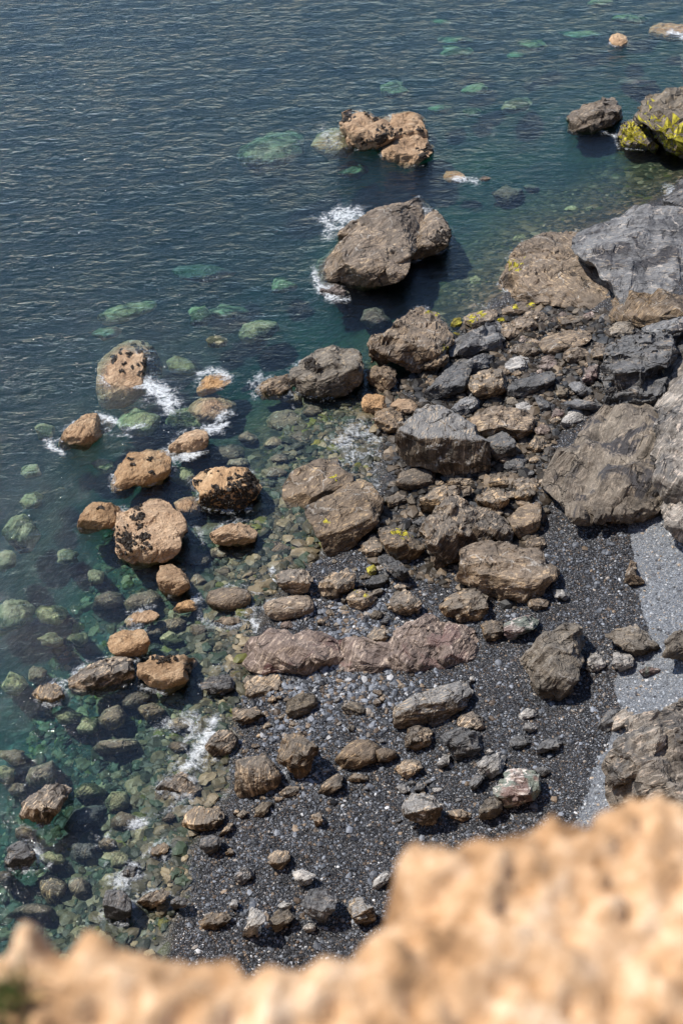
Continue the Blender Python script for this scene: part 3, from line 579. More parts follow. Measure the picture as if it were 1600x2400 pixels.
C|outcrop|C|sa=75 st=.7 q=.25 sub=6 f=5 rl=.4 e=.14|wide cracked brown-grey outcrop rising from the dark gravel|930,860 940,780 1005,720 1040,690 1075,640 1150,560 1220,508 1300,490 1370,460 1430,400 1480,380 1520,500 1460,700 1470,830 1480,900 1440,990 1350,1020 1270,1015 1200,1010 1100,1010 1010,1000 975,930/1010,900 1030,820 1080,780 1130,800 1150,880 1160,960 1150,1020 1110,1040 1060,1020 1025,970/1150,960 1170,870 1210,860 1240,900 1245,960 1235,1010 1200,1030 1160,1022/1255,980 1290,880 1340,800 1400,800 1450,860 1470,930 1440,990 1350,1022 1280,1017
C|cliff_wall|L|sa=70 st=1.3 q=.2 sub=6 rl=.55 e=.14 jt=.45|pale veined cliff wall with twisted bands above the cracked outcrop|1415,400 1470,310 1568,255 1700,260 1850,400 1850,1000 1700,960 1568,930 1480,910 1450,830 1435,700 1450,560
C|outcrop|L|sa=50 st=.8|pale rounded ledge at the cliff foot above the light grey shingle|1470,930 1568,905 1700,920 1700,1130 1568,1100 1520,1080 1480,1040
C|outcrop|G|sa=25 st=1.2|sunlit grey bench above the black layered outcrop|1350,130 1440,120 1520,95 1568,80 1700,80 1700,180 1568,150 1500,160 1420,160
C|outcrop|K|sa=25|black undercut ledge between the layered outcrop and the cliff wall|1500,250 1535,190 1568,150 1700,150 1700,270 1568,290 1530,290
C|rock|B||brown ragged rock where dark wet gravel meets light dry gravel|1300,1290 1330,1200 1350,1195 1350,1270 1395,1300 1360,1320 1310,1310
C|rock|O||dark rock chinked under the right end of the huge flat-topped block|675,840 720,800 775,800 780,850 720,880 680,870
C|rock|O||reddish-brown rock in front of the smooth-topped brown cube|790,830 840,820 900,850 910,890 850,900 800,880
C|rock|O||orange-flecked cone of rock beneath the huge flat-topped block|615,920 680,870 730,880 770,930 740,960 660,975
C|rock|O|f=8|flat-faced brown rock behind the smooth-topped cube|795,900 820,850 860,850 890,890 860,930 810,935
C|rock|O|sa=20|low ochre ledge left of the orange-flecked cone|200,920 260,890 300,910 290,950 220,960
C|rock|O|sa=25|knobbly ochre ledge behind the two-peaked pyramid boulder|360,935 420,870 510,860 590,865 600,890 540,920 470,950 400,990 370,975
C|rock|O|sa=5|rusty ledge in the deep shade right under the huge flat-topped block|470,850 520,815 600,820 680,830 660,850 580,865 500,870
C|rock|O||dark orange-brown rock in the gully beside the wide cracked outcrop|840,690 880,640 940,640 930,690 890,715
C|rock|K||black rock below the slate-topped chunk|740,760 800,720 850,740 840,800 770,810
C|rock|P||dark red stone in the gully above the orange-brown rock|885,600 920,575 955,590 945,640 900,635
C|rock|P||red-purple flat stone in the centre of the jumble|900,310 960,285 1020,290 1010,320 930,335
C|rock|P||dark purple pillar-like stone next to the black layered outcrop|1105,380 1120,320 1175,300 1190,340 1150,395
C|rock|G|sa=-35 st=1.2|striped grey splinter in front of the dark purple stone|1035,385 1080,375 1150,420 1160,450 1110,455 1060,420
C|rock|O||ochre banded round rock right of the pale-scarred dark rock|e 1180,250,42,36
C|rock|D||plain grey rounded rock left of the striped grey splinter|e 1010,428,32,30
C|rock|W|sa=20|small pale rock with white loops near the swirl-banded rock|e 850,495,46,30
C|rock|G|sa=-40|slim grey stone right of the small white-looped rock|880,450 910,445 960,480 955,510 920,520
C|rock|D||small olive rounded rock left of the small white-looped rock|e 785,480,30,28
C|rock|D||small grey rounded rock behind the broad pitted boulder|e 675,485,28,22
C|slab|G|sa=5 st=1.4|thin pale slab lying level above the swirl-banded rock|1010,480 1080,460 1200,485 1205,510 1130,510 1060,500
C|rock|O||round tan rock left of the swirl-banded rock|e 975,555,30,28
C|rock|B||brown rock beneath the right flank of the great overhanging boulder|850,1390 900,1370 955,1385 945,1415 900,1435 860,1420
C|rock|O|y=70,1350,14;110,1360,10|ochre rock with yellow weed stains on the pebbles below the aslant bar|25,1370 50,1345 110,1340 160,1365 140,1405 90,1428 35,1410
C|rock|O||dirty-cream rounded rock on the pebbles above the purple bedrock|215,1420 240,1365 290,1340 340,1365 370,1410 320,1450 250,1450
C|rock|O||small cream flake above the dirty-cream rounded rock|240,1320 270,1300 330,1320 320,1340 260,1345
C|rock|K||dark green-grey rock beside the aslant grey bar|105,1320 140,1275 200,1265 220,1290 180,1325 130,1335
C|rock|Y||half yellow stone at the pebble edge near the brown wedge rock|e 48,1285,18,14
C|rock|Y||oval stone with a yellow rim, left of the aslant grey bar|e 140,1245,24,26
C|rock|O||small knobbly ochre rock seaward of the purple bedrock's crest|120,1545 150,1510 200,1520 215,1555 180,1595 140,1580
C|rock|D||flat grey stone wedged behind the olive yellow-streaked rock|155,1035 190,1000 235,1010 240,1035 200,1050
C|rock|K||dark rock behind the left flank of the pyramid boulder|330,1030 370,1000 400,1005 390,1060 350,1060
C|rock|B||shaded brown rock in front of the smooth-topped cube on the gravel|830,1115 880,1090 935,1100 940,1140 900,1160 840,1140
C|rock|D||mossy flat stone standing on edge behind the yellow-streaked rock|300,920 320,900 340,930 335,965 310,950
E|rock|O|f=6|squarish brown rock off the right end of the purple bedrock|640,130 680,105 735,110 742,160 710,200 660,195
E|rock|R|sa=20|flat red-veined rock right of the squarish brown one|745,125 800,95 870,80 905,105 890,140 830,165 780,195 750,165
C|rock|W||light grey slab lying on the dark gravel right of the overhanging boulder|965,1340 1000,1335 1055,1360 1030,1385 980,1370
D|bedrock|P|st=.6 rl=.5 q=.25 tt=.25 e=.5|low wet purple bedrock awash at the waterline|1080,290 1120,200 1180,170 1300,150 1420,165 1540,180 1650,195 1660,310 1560,335 1400,345 1250,340 1150,330
E|bedrock|P|sa=70 sub=6 st=1 rl=.6 q=.12 tt=.25 e=.3 jt=.35 sink=.1|humped purple-brown bedrock ridge crossing the pebble beach|-110,290 -40,215 60,190 150,205 215,195 250,150 320,120 390,75 440,100 480,115 560,130 630,165 685,235 640,280 560,300 490,325 430,320 370,345 290,350 200,335 120,360 40,350 -60,345/205,335 215,240 250,150 320,120 390,75 440,100 460,170 440,260 430,320 370,345 290,350/430,320 450,200 480,115 560,130 630,165 685,235 640,280 560,300 490,325
D|boulder|T|q=.4 z=-.2|fine-cracked round-topped tan rock, top of the trio in the water|500,215 505,180 540,160 600,152 660,150 690,205 680,245 640,285 570,270 510,255
D|boulder|O|sa=20 q=.5 z=-.3|long lumpy dark-brown rock, left of the trio in the water|320,420 330,370 370,335 430,310 490,285 550,270 610,285 625,350 600,390 540,420 480,440 400,440 340,430
D|boulder|T|q=.4 z=-.3 m=720,285,14;760,290,14;800,280,10;870,310,12;860,330,10|pointed tan rock with a black mussel fringe, right of the trio in the water|632,335 640,310 685,285 690,265 760,275 830,265 900,285 910,300 870,360 850,400 790,435 740,440 690,400 640,365
D|boulder|O|z=-.4|brown half-sunk rock with pale streaks left of the long lumpy rock|150,440 190,405 260,395 290,430 300,465 240,505 190,480
D|submerged_rock|B|z=-.4|round grey-brown rock underwater below the trio|462,555 490,520 540,500 575,540 560,585 500,600 470,580
D|submerged_rock|S|z=-.55 g=d||e 310,545,55,40
D|submerged_rock|S|z=-.5 g=d||e 405,590,50,40
D|submerged_rock|B|z=-.35|olive flat rock underwater right under the pointed tan rock|565,480 600,440 660,430 690,460 640,500 580,505
D|submerged_rock|B|z=-.35 g=c||e 690,525,55,34
D|rock|K|sa=10 z=-.15|flat wet slate awash between the pointed tan rock and the brown brick|920,405 960,370 1050,355 1080,395 1070,430 1010,460 960,440
D|boulder|O|q=.4 f=7|reddish-brown brick-shaped rock at the pebble edge below the purple bedrock|1120,390 1130,365 1280,360 1300,400 1310,440 1270,455 1140,468 1125,430
D|boulder|D|q=.45|grey lumpy rock on the pebbles right of the reddish-brown brick|1310,525 1320,480 1370,445 1440,445 1455,490 1440,540 1370,550 1325,545
D|rock|O|q=.5|low dark rock with pale spots below the reddish-brown brick|1065,530 1075,510 1150,510 1190,505 1215,545 1180,570 1110,590 1075,560
D|boulder|O|q=.45|brown rock with a notched top beside the white breaking foam|945,680 960,640 1010,610 1060,615 1090,650 1065,700 1030,740 970,715
D|boulder|O|q=.5 sa=65 st=1.2|upright rust-streaked rock on the pebbles, tallest above the dome rock|1270,740 1290,680 1310,620 1380,620 1430,665 1465,695 1440,740 1420,810 1390,828 1330,795 1280,760
D|boulder|O|q=.58 rnd=1 f=3 sa=85|stout dome rock with a pale top and vertical ochre streaks down its front|1078,880 1085,800 1085,750 1140,730 1220,728 1260,760 1290,810 1290,850 1240,890 1150,920 1090,915
D|boulder|O|q=.4 f=6|flat-topped reddish-brown rock at the waterline below the white foam|708,925 720,870 760,830 850,805 910,820 945,860 945,890 900,915 810,930 730,950
D|boulder|O|q=.4 sa=75|brown ribbed rock half in water below the flat-topped reddish one|835,1040 850,995 900,965 1000,965 1028,985 1025,1040 960,1070 870,1075
D|boulder|O|q=.4 z=-.3|reddish hollow rock holding a foamy pool, far left of the shore|90,1000 110,940 180,885 260,860 330,860 325,890 290,950 240,1020 200,1040 130,1000
D|submerged_rock|B|z=-.35|tan block underwater just above the hollow reddish rock|128,840 150,790 235,760 250,830 240,850 190,865 140,860
D|submerged_rock|S|z=-.5 g=d||e 410,892,62,28
D|submerged_rock|S|z=-.35|cracked pale rock underwater left of the flat-topped reddish rock|490,945 520,900 580,900 600,940 570,985 510,975
D|submerged_rock|K|z=-.5|long dark slab underwater between the hollow rock and the ribbed rock|310,1050 350,985 430,965 490,970 470,1030 400,1070 330,1075
D|rock|O||pointed ochre rock at the trickling waterline near the lower shore|685,1195 700,1150 750,1125 778,1150 760,1180 710,1210
D|rock|O||small orange rock beside thin foam left of the ribbed rock|740,1025 780,985 805,1000 790,1035
D|boulder|K|z=-.3|dark brown rock with a splash of foam at its right, low at the sea's edge|20,1230 40,1150 90,1120 150,1150 165,1200 130,1245 60,1250
D|slab|K|z=-.15 sa=70|black slab lying in the shallows nearest the clifftop|475,1400 490,1345 560,1340 600,1390 605,1460 560,1490 490,1480
D|rock|O|z=-.1|flat ochre rock in the shallows right of the black slab|630,1400 660,1365 740,1340 778,1360 750,1400 690,1430 640,1425
D|rock|K||small black jagged rock right of the flat ochre rock|785,1395 820,1370 865,1390 850,1420 800,1435
D|submerged_rock|O|z=-.35|brown stepped rock underwater left of the black slab|185,1300 240,1285 300,1320 290,1380 230,1400 195,1350
D|submerged_rock|B|z=-.35 g=c||e 360,1335,50,40
D|submerged_rock|B|z=-.4|wide brown rock underwater closest to the blurred clifftop|e 140,1440,82,30
D|rock|K||dark brown rock with a wet face at the edge of the lower beach|920,1110 970,1090 1025,1110 1000,1160 950,1180 925,1150
D|rock|D||small grey wedge at the waterline right of the ribbed rock|1080,1000 1120,975 1138,990 1110,1018
D|rock|O|sa=50|thin pale sliver of rock below the ribbed rock|1000,1100 1050,1035 1075,1040 1040,1090
D|rock|D||jagged olive flake on the pebbles right of the small grey wedge|1170,970 1210,940 1255,940 1215,1000 1190,1010
D|rock|O||round cream-brown rock alone on the lower dark gravel|1228,1190 1260,1165 1320,1165 1335,1200 1300,1245 1270,1255 1235,1220
D|rock|G|sa=20|grey-green angular flake left of the pink-cream shell-like rock|1068,1290 1110,1240 1180,1245 1170,1275 1110,1320
D|rock|W|sa=30|pink-cream ribbed rock like a shell on the lower gravel|1345,1260 1390,1250 1445,1275 1430,1310 1380,1325 1355,1300
D|boulder|G|q=.4 sa=-20 st=1.2|grey-tan boxy rock, largest on the lowest gravel|1378,1405 1420,1340 1490,1340 1555,1380 1530,1440 1480,1495 1420,1460
D|rock|O|sa=20|striped tan rock by the water just above the clifftop edge|915,1490 960,1455 1050,1450 1070,1470 1040,1500 980,1530 930,1520
D|rock|W||blue-grey veined flat rock just above the clifftop edge|1110,1560 1140,1490 1150,1430 1215,1450 1220,1490 1180,1510 1180,1560
D|rock|D||grey pyramid rock beside the boxy grey-tan rock|1235,1490 1270,1440 1330,1440 1348,1470 1310,1510 1265,1535
D|stone|W||small rose-white cobble behind the grey pyramid rock|1275,1415 1300,1395 1345,1410 1330,1435 1290,1435
D|stone|W||round white cobble between the pyramid and boxy rocks|e 1420,1515,30,22
D|stone|W||white finger of stone on the lowest gravel|1050,1420 1070,1385 1095,1395 1085,1435
D|rock|O||cream-topped rock on the shingle beneath the rounded brown beach rock|1460,900 1490,850 1540,815 1575,820 1565,870 1510,910
D|rock|O||flat rusty stone half buried right of the dome rock|1280,900 1320,865 1375,870 1370,900 1310,925
D|rock|O|sa=70|ribbed tan cobble standing upright on mid gravel|1430,1000 1470,985 1485,1030 1450,1055
D|stone|O||small pale triangular stone at the wet gravel edge|e 1060,1170,25,18
D|rock|B|z=-.15|narrow flat stone in the wet shallows beside the rust-streaked rock|e 1247,648,36,14
D|submerged_rock|S|z=-.25|tan round stone underwater by the pointed ochre rock|e 550,1210,42,34
D|rock|K|sa=70|black jagged spine of rock in the shallows above the black slab|550,1270 600,1220 640,1210 630,1260 600,1310 570,1300
D|submerged_rock|B|z=-.3 g=c||e 580,1040,60,45
D|submerged_rock|B|z=-.3 g=c||e 490,1130,40,22
D|submerged_rock|K|z=-.4|broad dark rock underwater right of the foam-splashed dark rock|e 380,1170,62,42
D|submerged_rock|S|z=-.4 g=d||e 235,1200,50,26
D|submerged_rock|S|z=-.6|knobbed olive rock underwater left of the pale-streaked half-sunk rock|15,410 50,350 100,370 120,400 80,440 30,430
D|submerged_rock|B|z=-.8 g=d||e 170,355,46,30
D|submerged_rock|S|z=-.6 g=d||e 235,195,52,30
D|submerged_rock|S|z=-.6 g=d||e 360,190,40,25
D|submerged_rock|S|z=-.4|smooth pale oval stone underwater right of the fine-cracked tan rock|740,185 780,155 840,200 820,222 770,225
D|submerged_rock|B|z=-.4 g=c||e 800,125,60,30
D|submerged_rock|B|z=-.3 g=c||e 910,150,45,35
D|submerged_rock|B|z=-.4 g=c||e 710,155,42,26
D|rock|B|z=-.12|flat brown rock awash left of the white foam below the grooved rock|980,120 1020,90 1100,100 1130,125 1060,140 1000,140
D|submerged_rock|B|z=-.6 g=d||e 60,730,52,30
D|submerged_rock|B|z=-.5 g=d||e 85,880,36,30
D|submerged_rock|B|z=-.4 g=c||e 110,1090,42,30
D|submerged_rock|B|z=-.4 g=c||e 20,1285,42,32
D|submerged_rock|B|z=-.4 g=c||e 540,680,95,30
D|submerged_rock|S|z=-.5 g=d||e 20,810,45,40
D|submerged_rock|B|z=-.3 g=c||e 830,590,60,34
D|submerged_rock|B|z=-.25 g=c||e 820,690,40,26
E|slab|H|sa=22 st=1.2 q=.52 f=5 sub=6|long leaning slab with a pale striped top and tawny fluted front|235,545 250,500 330,455 440,410 530,385 590,380 602,440 560,510 480,580 380,595 300,600 245,585
E|rock|O||knobbly ochre rock at the right foot of the long leaning slab|522,590 545,545 600,525 650,550 662,590 620,620 560,610
E|boulder|K|q=.45 f=7|dark smooth grey rock below the knobbly ochre one|455,640 480,605 560,600 620,620 650,690 610,720 540,745 490,700
E|rock|O||shaded streaky brown rock under the long leaning slab's left end|290,680 310,600 370,590 420,620 410,670 350,700
E|boulder|B|q=.4 rnd=1 f=3|rounded brown beach rock with a knuckle at its right end|-30,745 0,700 20,680 70,650 130,655 180,690 200,720 190,750 140,760 60,790 0,782/150,700 200,690 250,705 258,735 220,755 170,755
E|rock|O||cream and ochre cracked rock right of the rounded beach rock|245,790 290,745 360,750 372,780 330,810 305,835
E|rock|W|sa=45|pale grey veined block left of the red, green and white rock|620,770 650,735 720,715 755,735 740,790 690,835 640,810
E|boulder|R|q=.4 sa=15 f=7|patchy red, green and white rock on the dark gravel|700,900 725,840 770,795 850,795 905,810 915,880 890,915 820,950 770,965 740,930
E|boulder|D|q=.5 f=7|cracked olive-cream rock touching the red, green and white rock|630,980 660,930 710,910 745,950 720,1000 670,1025 635,1010
E|boulder|H|q=.5 f=7 sa=10|boxy cream-and-ochre rock on the gravel above the clifftop|275,995 290,940 320,905 420,912 465,955 450,1005 410,1045 350,1030
E|rock|O|sa=-8|small flat bar of rock right of the boxy cream-and-ochre rock|480,985 540,975 600,995 570,1030 500,1010
E|boulder|D|q=.3 f=7 sub=6 rl=.6|tall pointed grey-brown boulder leaning on the dark gravel|822,290 880,225 910,175 980,145 1060,120 1095,130 1110,190 1100,270 1075,370 1040,450 980,465 920,435 875,390 860,330
E|boulder|D|q=.3 f=6 rl=.6|flat diamond-shaped grey rock at the light gravel's edge|1212,175 1250,150 1350,130 1400,165 1455,225 1440,250 1360,272 1300,240 1240,200
E|rock|W|f=7|white-topped block, left of two under the diamond-shaped rock|1120,320 1140,260 1200,250 1212,310 1180,340 1130,340
E|rock|W|f=7|white-topped block, right of two under the diamond-shaped rock|1240,310 1250,255 1320,260 1345,290 1330,320 1280,340
E|boulder|D|f=5|large grey-tan rock at the frame's right edge on light gravel|1480,270 1485,200 1530,160 1600,140 1660,200 1650,290 1560,280
E|rock|R||flat pink rock lying on the light dry gravel|1360,340 1400,318 1470,330 1460,358 1390,362
E|rock|W|sa=25|cream flake on the dark gravel below the tall pointed boulder|800,550 850,510 915,525 890,545 830,565
E|rock|W||small off-white rock under the cream flake|830,600 850,575 895,595 870,625
E|rock|K|sa=10|dark slate-blue rock with a flat top mid gravel|768,660 800,635 870,645 875,680 820,705 780,690
E|rock|G|sa=20|pale slate wedge right of the slate-blue rock|890,710 920,665 1000,640 1022,665 1010,700 950,700 900,725
E|rock|W||small cream cobble left of the dark smooth grey rock|432,770 470,722 500,725 490,770 450,785
E|stone|W||small white stone above the boxy cream-and-ochre rock|250,870 280,852 320,890 280,908
E|rock|K||dark small rock beside the small white stone|330,890 350,850 385,860 375,895
E|stone|W||greenish-white flat stone left of the slate splinter|e 442,885,32,14
E|rock|K|sa=55|blue-black splinter of slate left of the red, green and white rock|585,860 610,815 655,820 640,855 600,890
E|rock|K||flat blue-black stone sunk in gravel right of the red, green and white rock|880,790 930,775 960,800 925,830
E|stone|W||round pale-blue pebble on top of the pale veined block's edge|e 680,710,15,15
E|rock|D|sa=-20|flat olive slab on pale pebbles below the purple bedrock|0,510 40,475 90,495 130,525 90,545 30,535
E|stone|O||flat rusty chip below the rounded brown beach rock|30,830 60,808 140,822 110,845 40,848
E|stone|B||brown cobble in the pale pebbles left of the long leaning slab|e 168,438,28,16
E|stone|B||dark cobble just below the brown cobble in the pale pebbles|e 163,482,22,20
E|stone|O||small ochre cobble above the long leaning slab|e 275,410,24,15
E|stone|W||egg-like blue-white pebble at the top corner of the long leaning slab|e 600,376,13,14
E|rock|W|sa=45|pale blue-grey splinter by the clifftop notch|138,1340 150,1300 200,1255 232,1275 210,1310 160,1345
E|boulder|H|sa=30|striped brown and white rock half hidden by the clifftop|25,1430 45,1390 85,1378 140,1430 175,1480 120,1500 60,1490
E|rock|K|sa=60|dark splintered rock against the foot of the folded outcrop|1170,610 1200,545 1240,515 1270,520 1265,570 1220,620
E|rock|L|sa=40|cream knob of rock at the seaward tip of the folded outcrop|1235,620 1250,540 1300,515 1340,550 1320,590 1280,600
E|outcrop|L|sa=35 st=1.6 q=.3 sub=6 f=8 rl=.7 e=.14|folded tan and cream outcrop at the foot of the cliff|1210,870 1215,800 1240,730 1260,680 1300,600 1350,550 1450,530 1568,470 1720,430 1850,700 1850,1150 1568,1030 1400,980 1240,940/1230,740 1270,660 1340,590 1430,570 1480,640 1440,740 1380,830 1300,880 1230,860/1440,740 1490,640 1568,600 1700,600 1750,900 1568,960 1470,900 1430,820
"""
# shared labels of look-alikes: code -> (label, group)
SHARED = {
 'o': ("blurred pale green rock well under the water in the open outer sea", "sunken rocks of the outer sea"),
 'd': ("dim olive-green rock well under the water along the left of the bay", "sunken rocks of the left bay"),
 'b': ("faint pale stone on the bed of the shallow bay by the grey rock face", "sunken stones of the shallow bay"),
 'c': ("plain brown rock under clear shallow water near the shoreline", "sunken brown rocks by the shore"),
}
# foam: polylines in photo pixels (1568 wide) ; radius ; strength
FOAM = [
 ([(760,505),(790,492),(820,500)],24,1.0),([(750,535),(780,520)],16,.8),([(722,625),(730,655),(760,682),(800,688)],9,1.0),
 ([(345,890),(372,905),(385,930)],24,1.2),([(310,885),(345,892)],8,.9),([(400,900),(405,925)],22,.6),([(515,960),(505,978),(480,985)],15,1.3),
 ([(530,950),(518,970)],10,1.0),([(455,862),(480,852),(515,860),(530,870)],8,.9),([(455,880),(460,855)],10,.8),([(225,955),(260,965),(290,985),(330,975)],7,1.0),([(240,985),(265,1000),(300,1000)],5,.8),
 ([(108,1015),(118,1028),(140,1036)],9,1.1),([(385,1035),(400,1055),(440,1050),(460,1035)],8,1.1),([(400,1015),(380,1030)],6,.8),([(420,1020),(425,1045)],4,.7),([(575,880),(585,905)],12,.8),([(585,870),(600,862)],8,.8),
 ([(450,1215),(470,1245)],8,.7),
 ([(790,1010),(830,1000),(870,1015)],34,.75),([(800,1050),(870,1050),(900,1080)],30,.7),([(905,1085),(900,1110),(860,1115)],16,.8),([(900,1030),(915,1070)],14,.95),
 ([(628,1305),(632,1330),(610,1345),(585,1358)],9,1.1),([(575,1400),(585,1430),(600,1445)],13,1.2),([(545,1405),(575,1425)],7,.7),([(460,1420),(490,1435)],14,.6),([(440,1390),(455,1372)],8,.8),
 ([(492,1655),(475,1695),(455,1725),(440,1750),(415,1768)],17,1.3),([(440,1660),(430,1700)],30,.75),([(360,1670),(390,1665)],20,.6),([(390,1740),(410,1765)],12,.8),
 ([(305,1895),(345,1880),(375,1870),(400,1850)],11,.85),([(75,1955),(90,1970)],11,1.1),([(108,1982),(112,1990)],7,1.0),([(265,2025),(290,2035)],12,.9),([(340,1860),(350,1875)],9,.6),
 ([(215,1920),(225,1945)],8,.6),([(250,1918),(260,1935)],7,.7),([(255,1965),(240,1990)],6,.5),
 ([(1540,72),(1568,82)],9,1.1),([(745,310),(775,320)],16,.7),([(1045,408),(1085,414)],8,1.0),([(1530,435),(1568,445)],12,.8),([(1410,313),(1420,338)],5,.9),([(1375,300),(1390,305)],5,.8),
 ([(500,1530),(520,1540)],14,.55),([(550,1500),(580,1510)],12,.6),([(505,1550),(560,1560)],8,.5),([(935,850),(960,860)],6,.6),([(890,810),(905,830)],7,.7),([(750,1190),(752,1220)],5,.6),
 ([(660,910),(690,905)],9,.6),([(675,930),(680,960)],7,.5),([(1085,700),(1130,705)],7,.5),([(1125,300),(1135,315)],14,.45),([(880,285),(920,290)],14,.4),([(1230,285),(1290,270)],18,.35),
 ([(430,630),(470,630)],55,.18),([(400,700),(500,740)],60,.15),([(60,1700),(120,1780)],70,.2),([(30,1600),(60,1640)],50,.16),([(600,760),(640,700)],60,.13),([(230,850),(200,890)],30,.25),([(60,1960),(130,1980)],30,.3),([(350,1000),(400,960)],40,.22),
]
# ------------------------------------------------------------------ rocks
OFF = {'A': (784, 0), 'B': (0, 686), 'C': (784, 686), 'D': (0, 1372), 'E': (784, 1372), 'F': (0, 0)}
def to_px(crop, p): 
    ox, oy = OFF[crop]; p = np.atleast_2d(p)
    return np.c_[ox + p[:, 0] * .5, oy + p[:, 1] * .5]

def parse_poly(crop, s, rng):
    s = s.strip()
    if s.startswith('e '):
        cx, cy, rx, ry = map(float, s[2:].split(','))
        n = 11; th = (np.arange(n) + rng.uniform(-.3, .3, n)) / n * 2 * math.pi
        k = rng.uniform(.68, 1.2, n)
        return to_px(crop, np.c_[cx + rx * k * np.cos(th), cy + ry * k * np.sin(th)])
    return to_px(crop, [tuple(map(float, q.split(','))) for q in s.split()])

def radial(poly, c, n=256):
    th = np.arange(n) / n * 2 * math.pi - math.pi
    d = np.c_[np.cos(th), np.sin(th)]; R = np.zeros(n)
    A = poly - c; B = np.roll(A, -1, 0)
    for a, b in zip(A, B):
        e = b - a
        den = d[:, 0] * e[1] - d[:, 1] * e[0]
        with np.errstate(divide='ignore', invalid='ignore'):
            t = (a[0] * e[1] - a[1] * e[0]) / den
            u = (a[0] * d[:, 1] - a[1] * d[:, 0]) / den
        ok = (u >= -1e-6) & (u <= 1 + 1e-6) & (t > 0)
        R = np.where(ok & (t > R), t, R)
    R = np.where(R <= 0, R[R > 0].mean() if (R > 0).any() else 1, R)
    return R

def centroid(poly):
    x, y = poly[:, 0], poly[:, 1]; x2, y2 = np.roll(x, -1), np.roll(y, -1)
    c = x * y2 - x2 * y; A = c.sum() / 2
    return np.array([((x + x2) * c).sum(), ((y + y2) * c).sum()]) / (6 * A)

def softmin(a, b, k):
    h = np.clip(.5 + .5 * (b - a) / k, 0, 1)
    return b * (1 - h) + a * h - k * h * (1 - h)

def cells(p):
    """broken faces: every cell of a jittered lattice is a plane with a tilt of its own"""
    ip = np.floor(p).astype(int); best = np.full(len(p), 9.); val = np.zeros(len(p))
    for dx in (-1, 0, 1):
        for dy in (-1, 0, 1):
            for dz in (-1, 0, 1):
                c = ip + (dx, dy, dz); m = c & 255
                h = _P[_P[_P[m[:, 0]] + m[:, 1]] + m[:, 2]]
                f = p - (c + .5 + .38 * _G[h])
                dd = (f * f).sum(1); k = dd < best
                best = np.where(k, dd, best); val = np.where(k, (f * _G[(h + 71) & 255]).sum(1), val)
    return np.clip(val, -.5, .5)

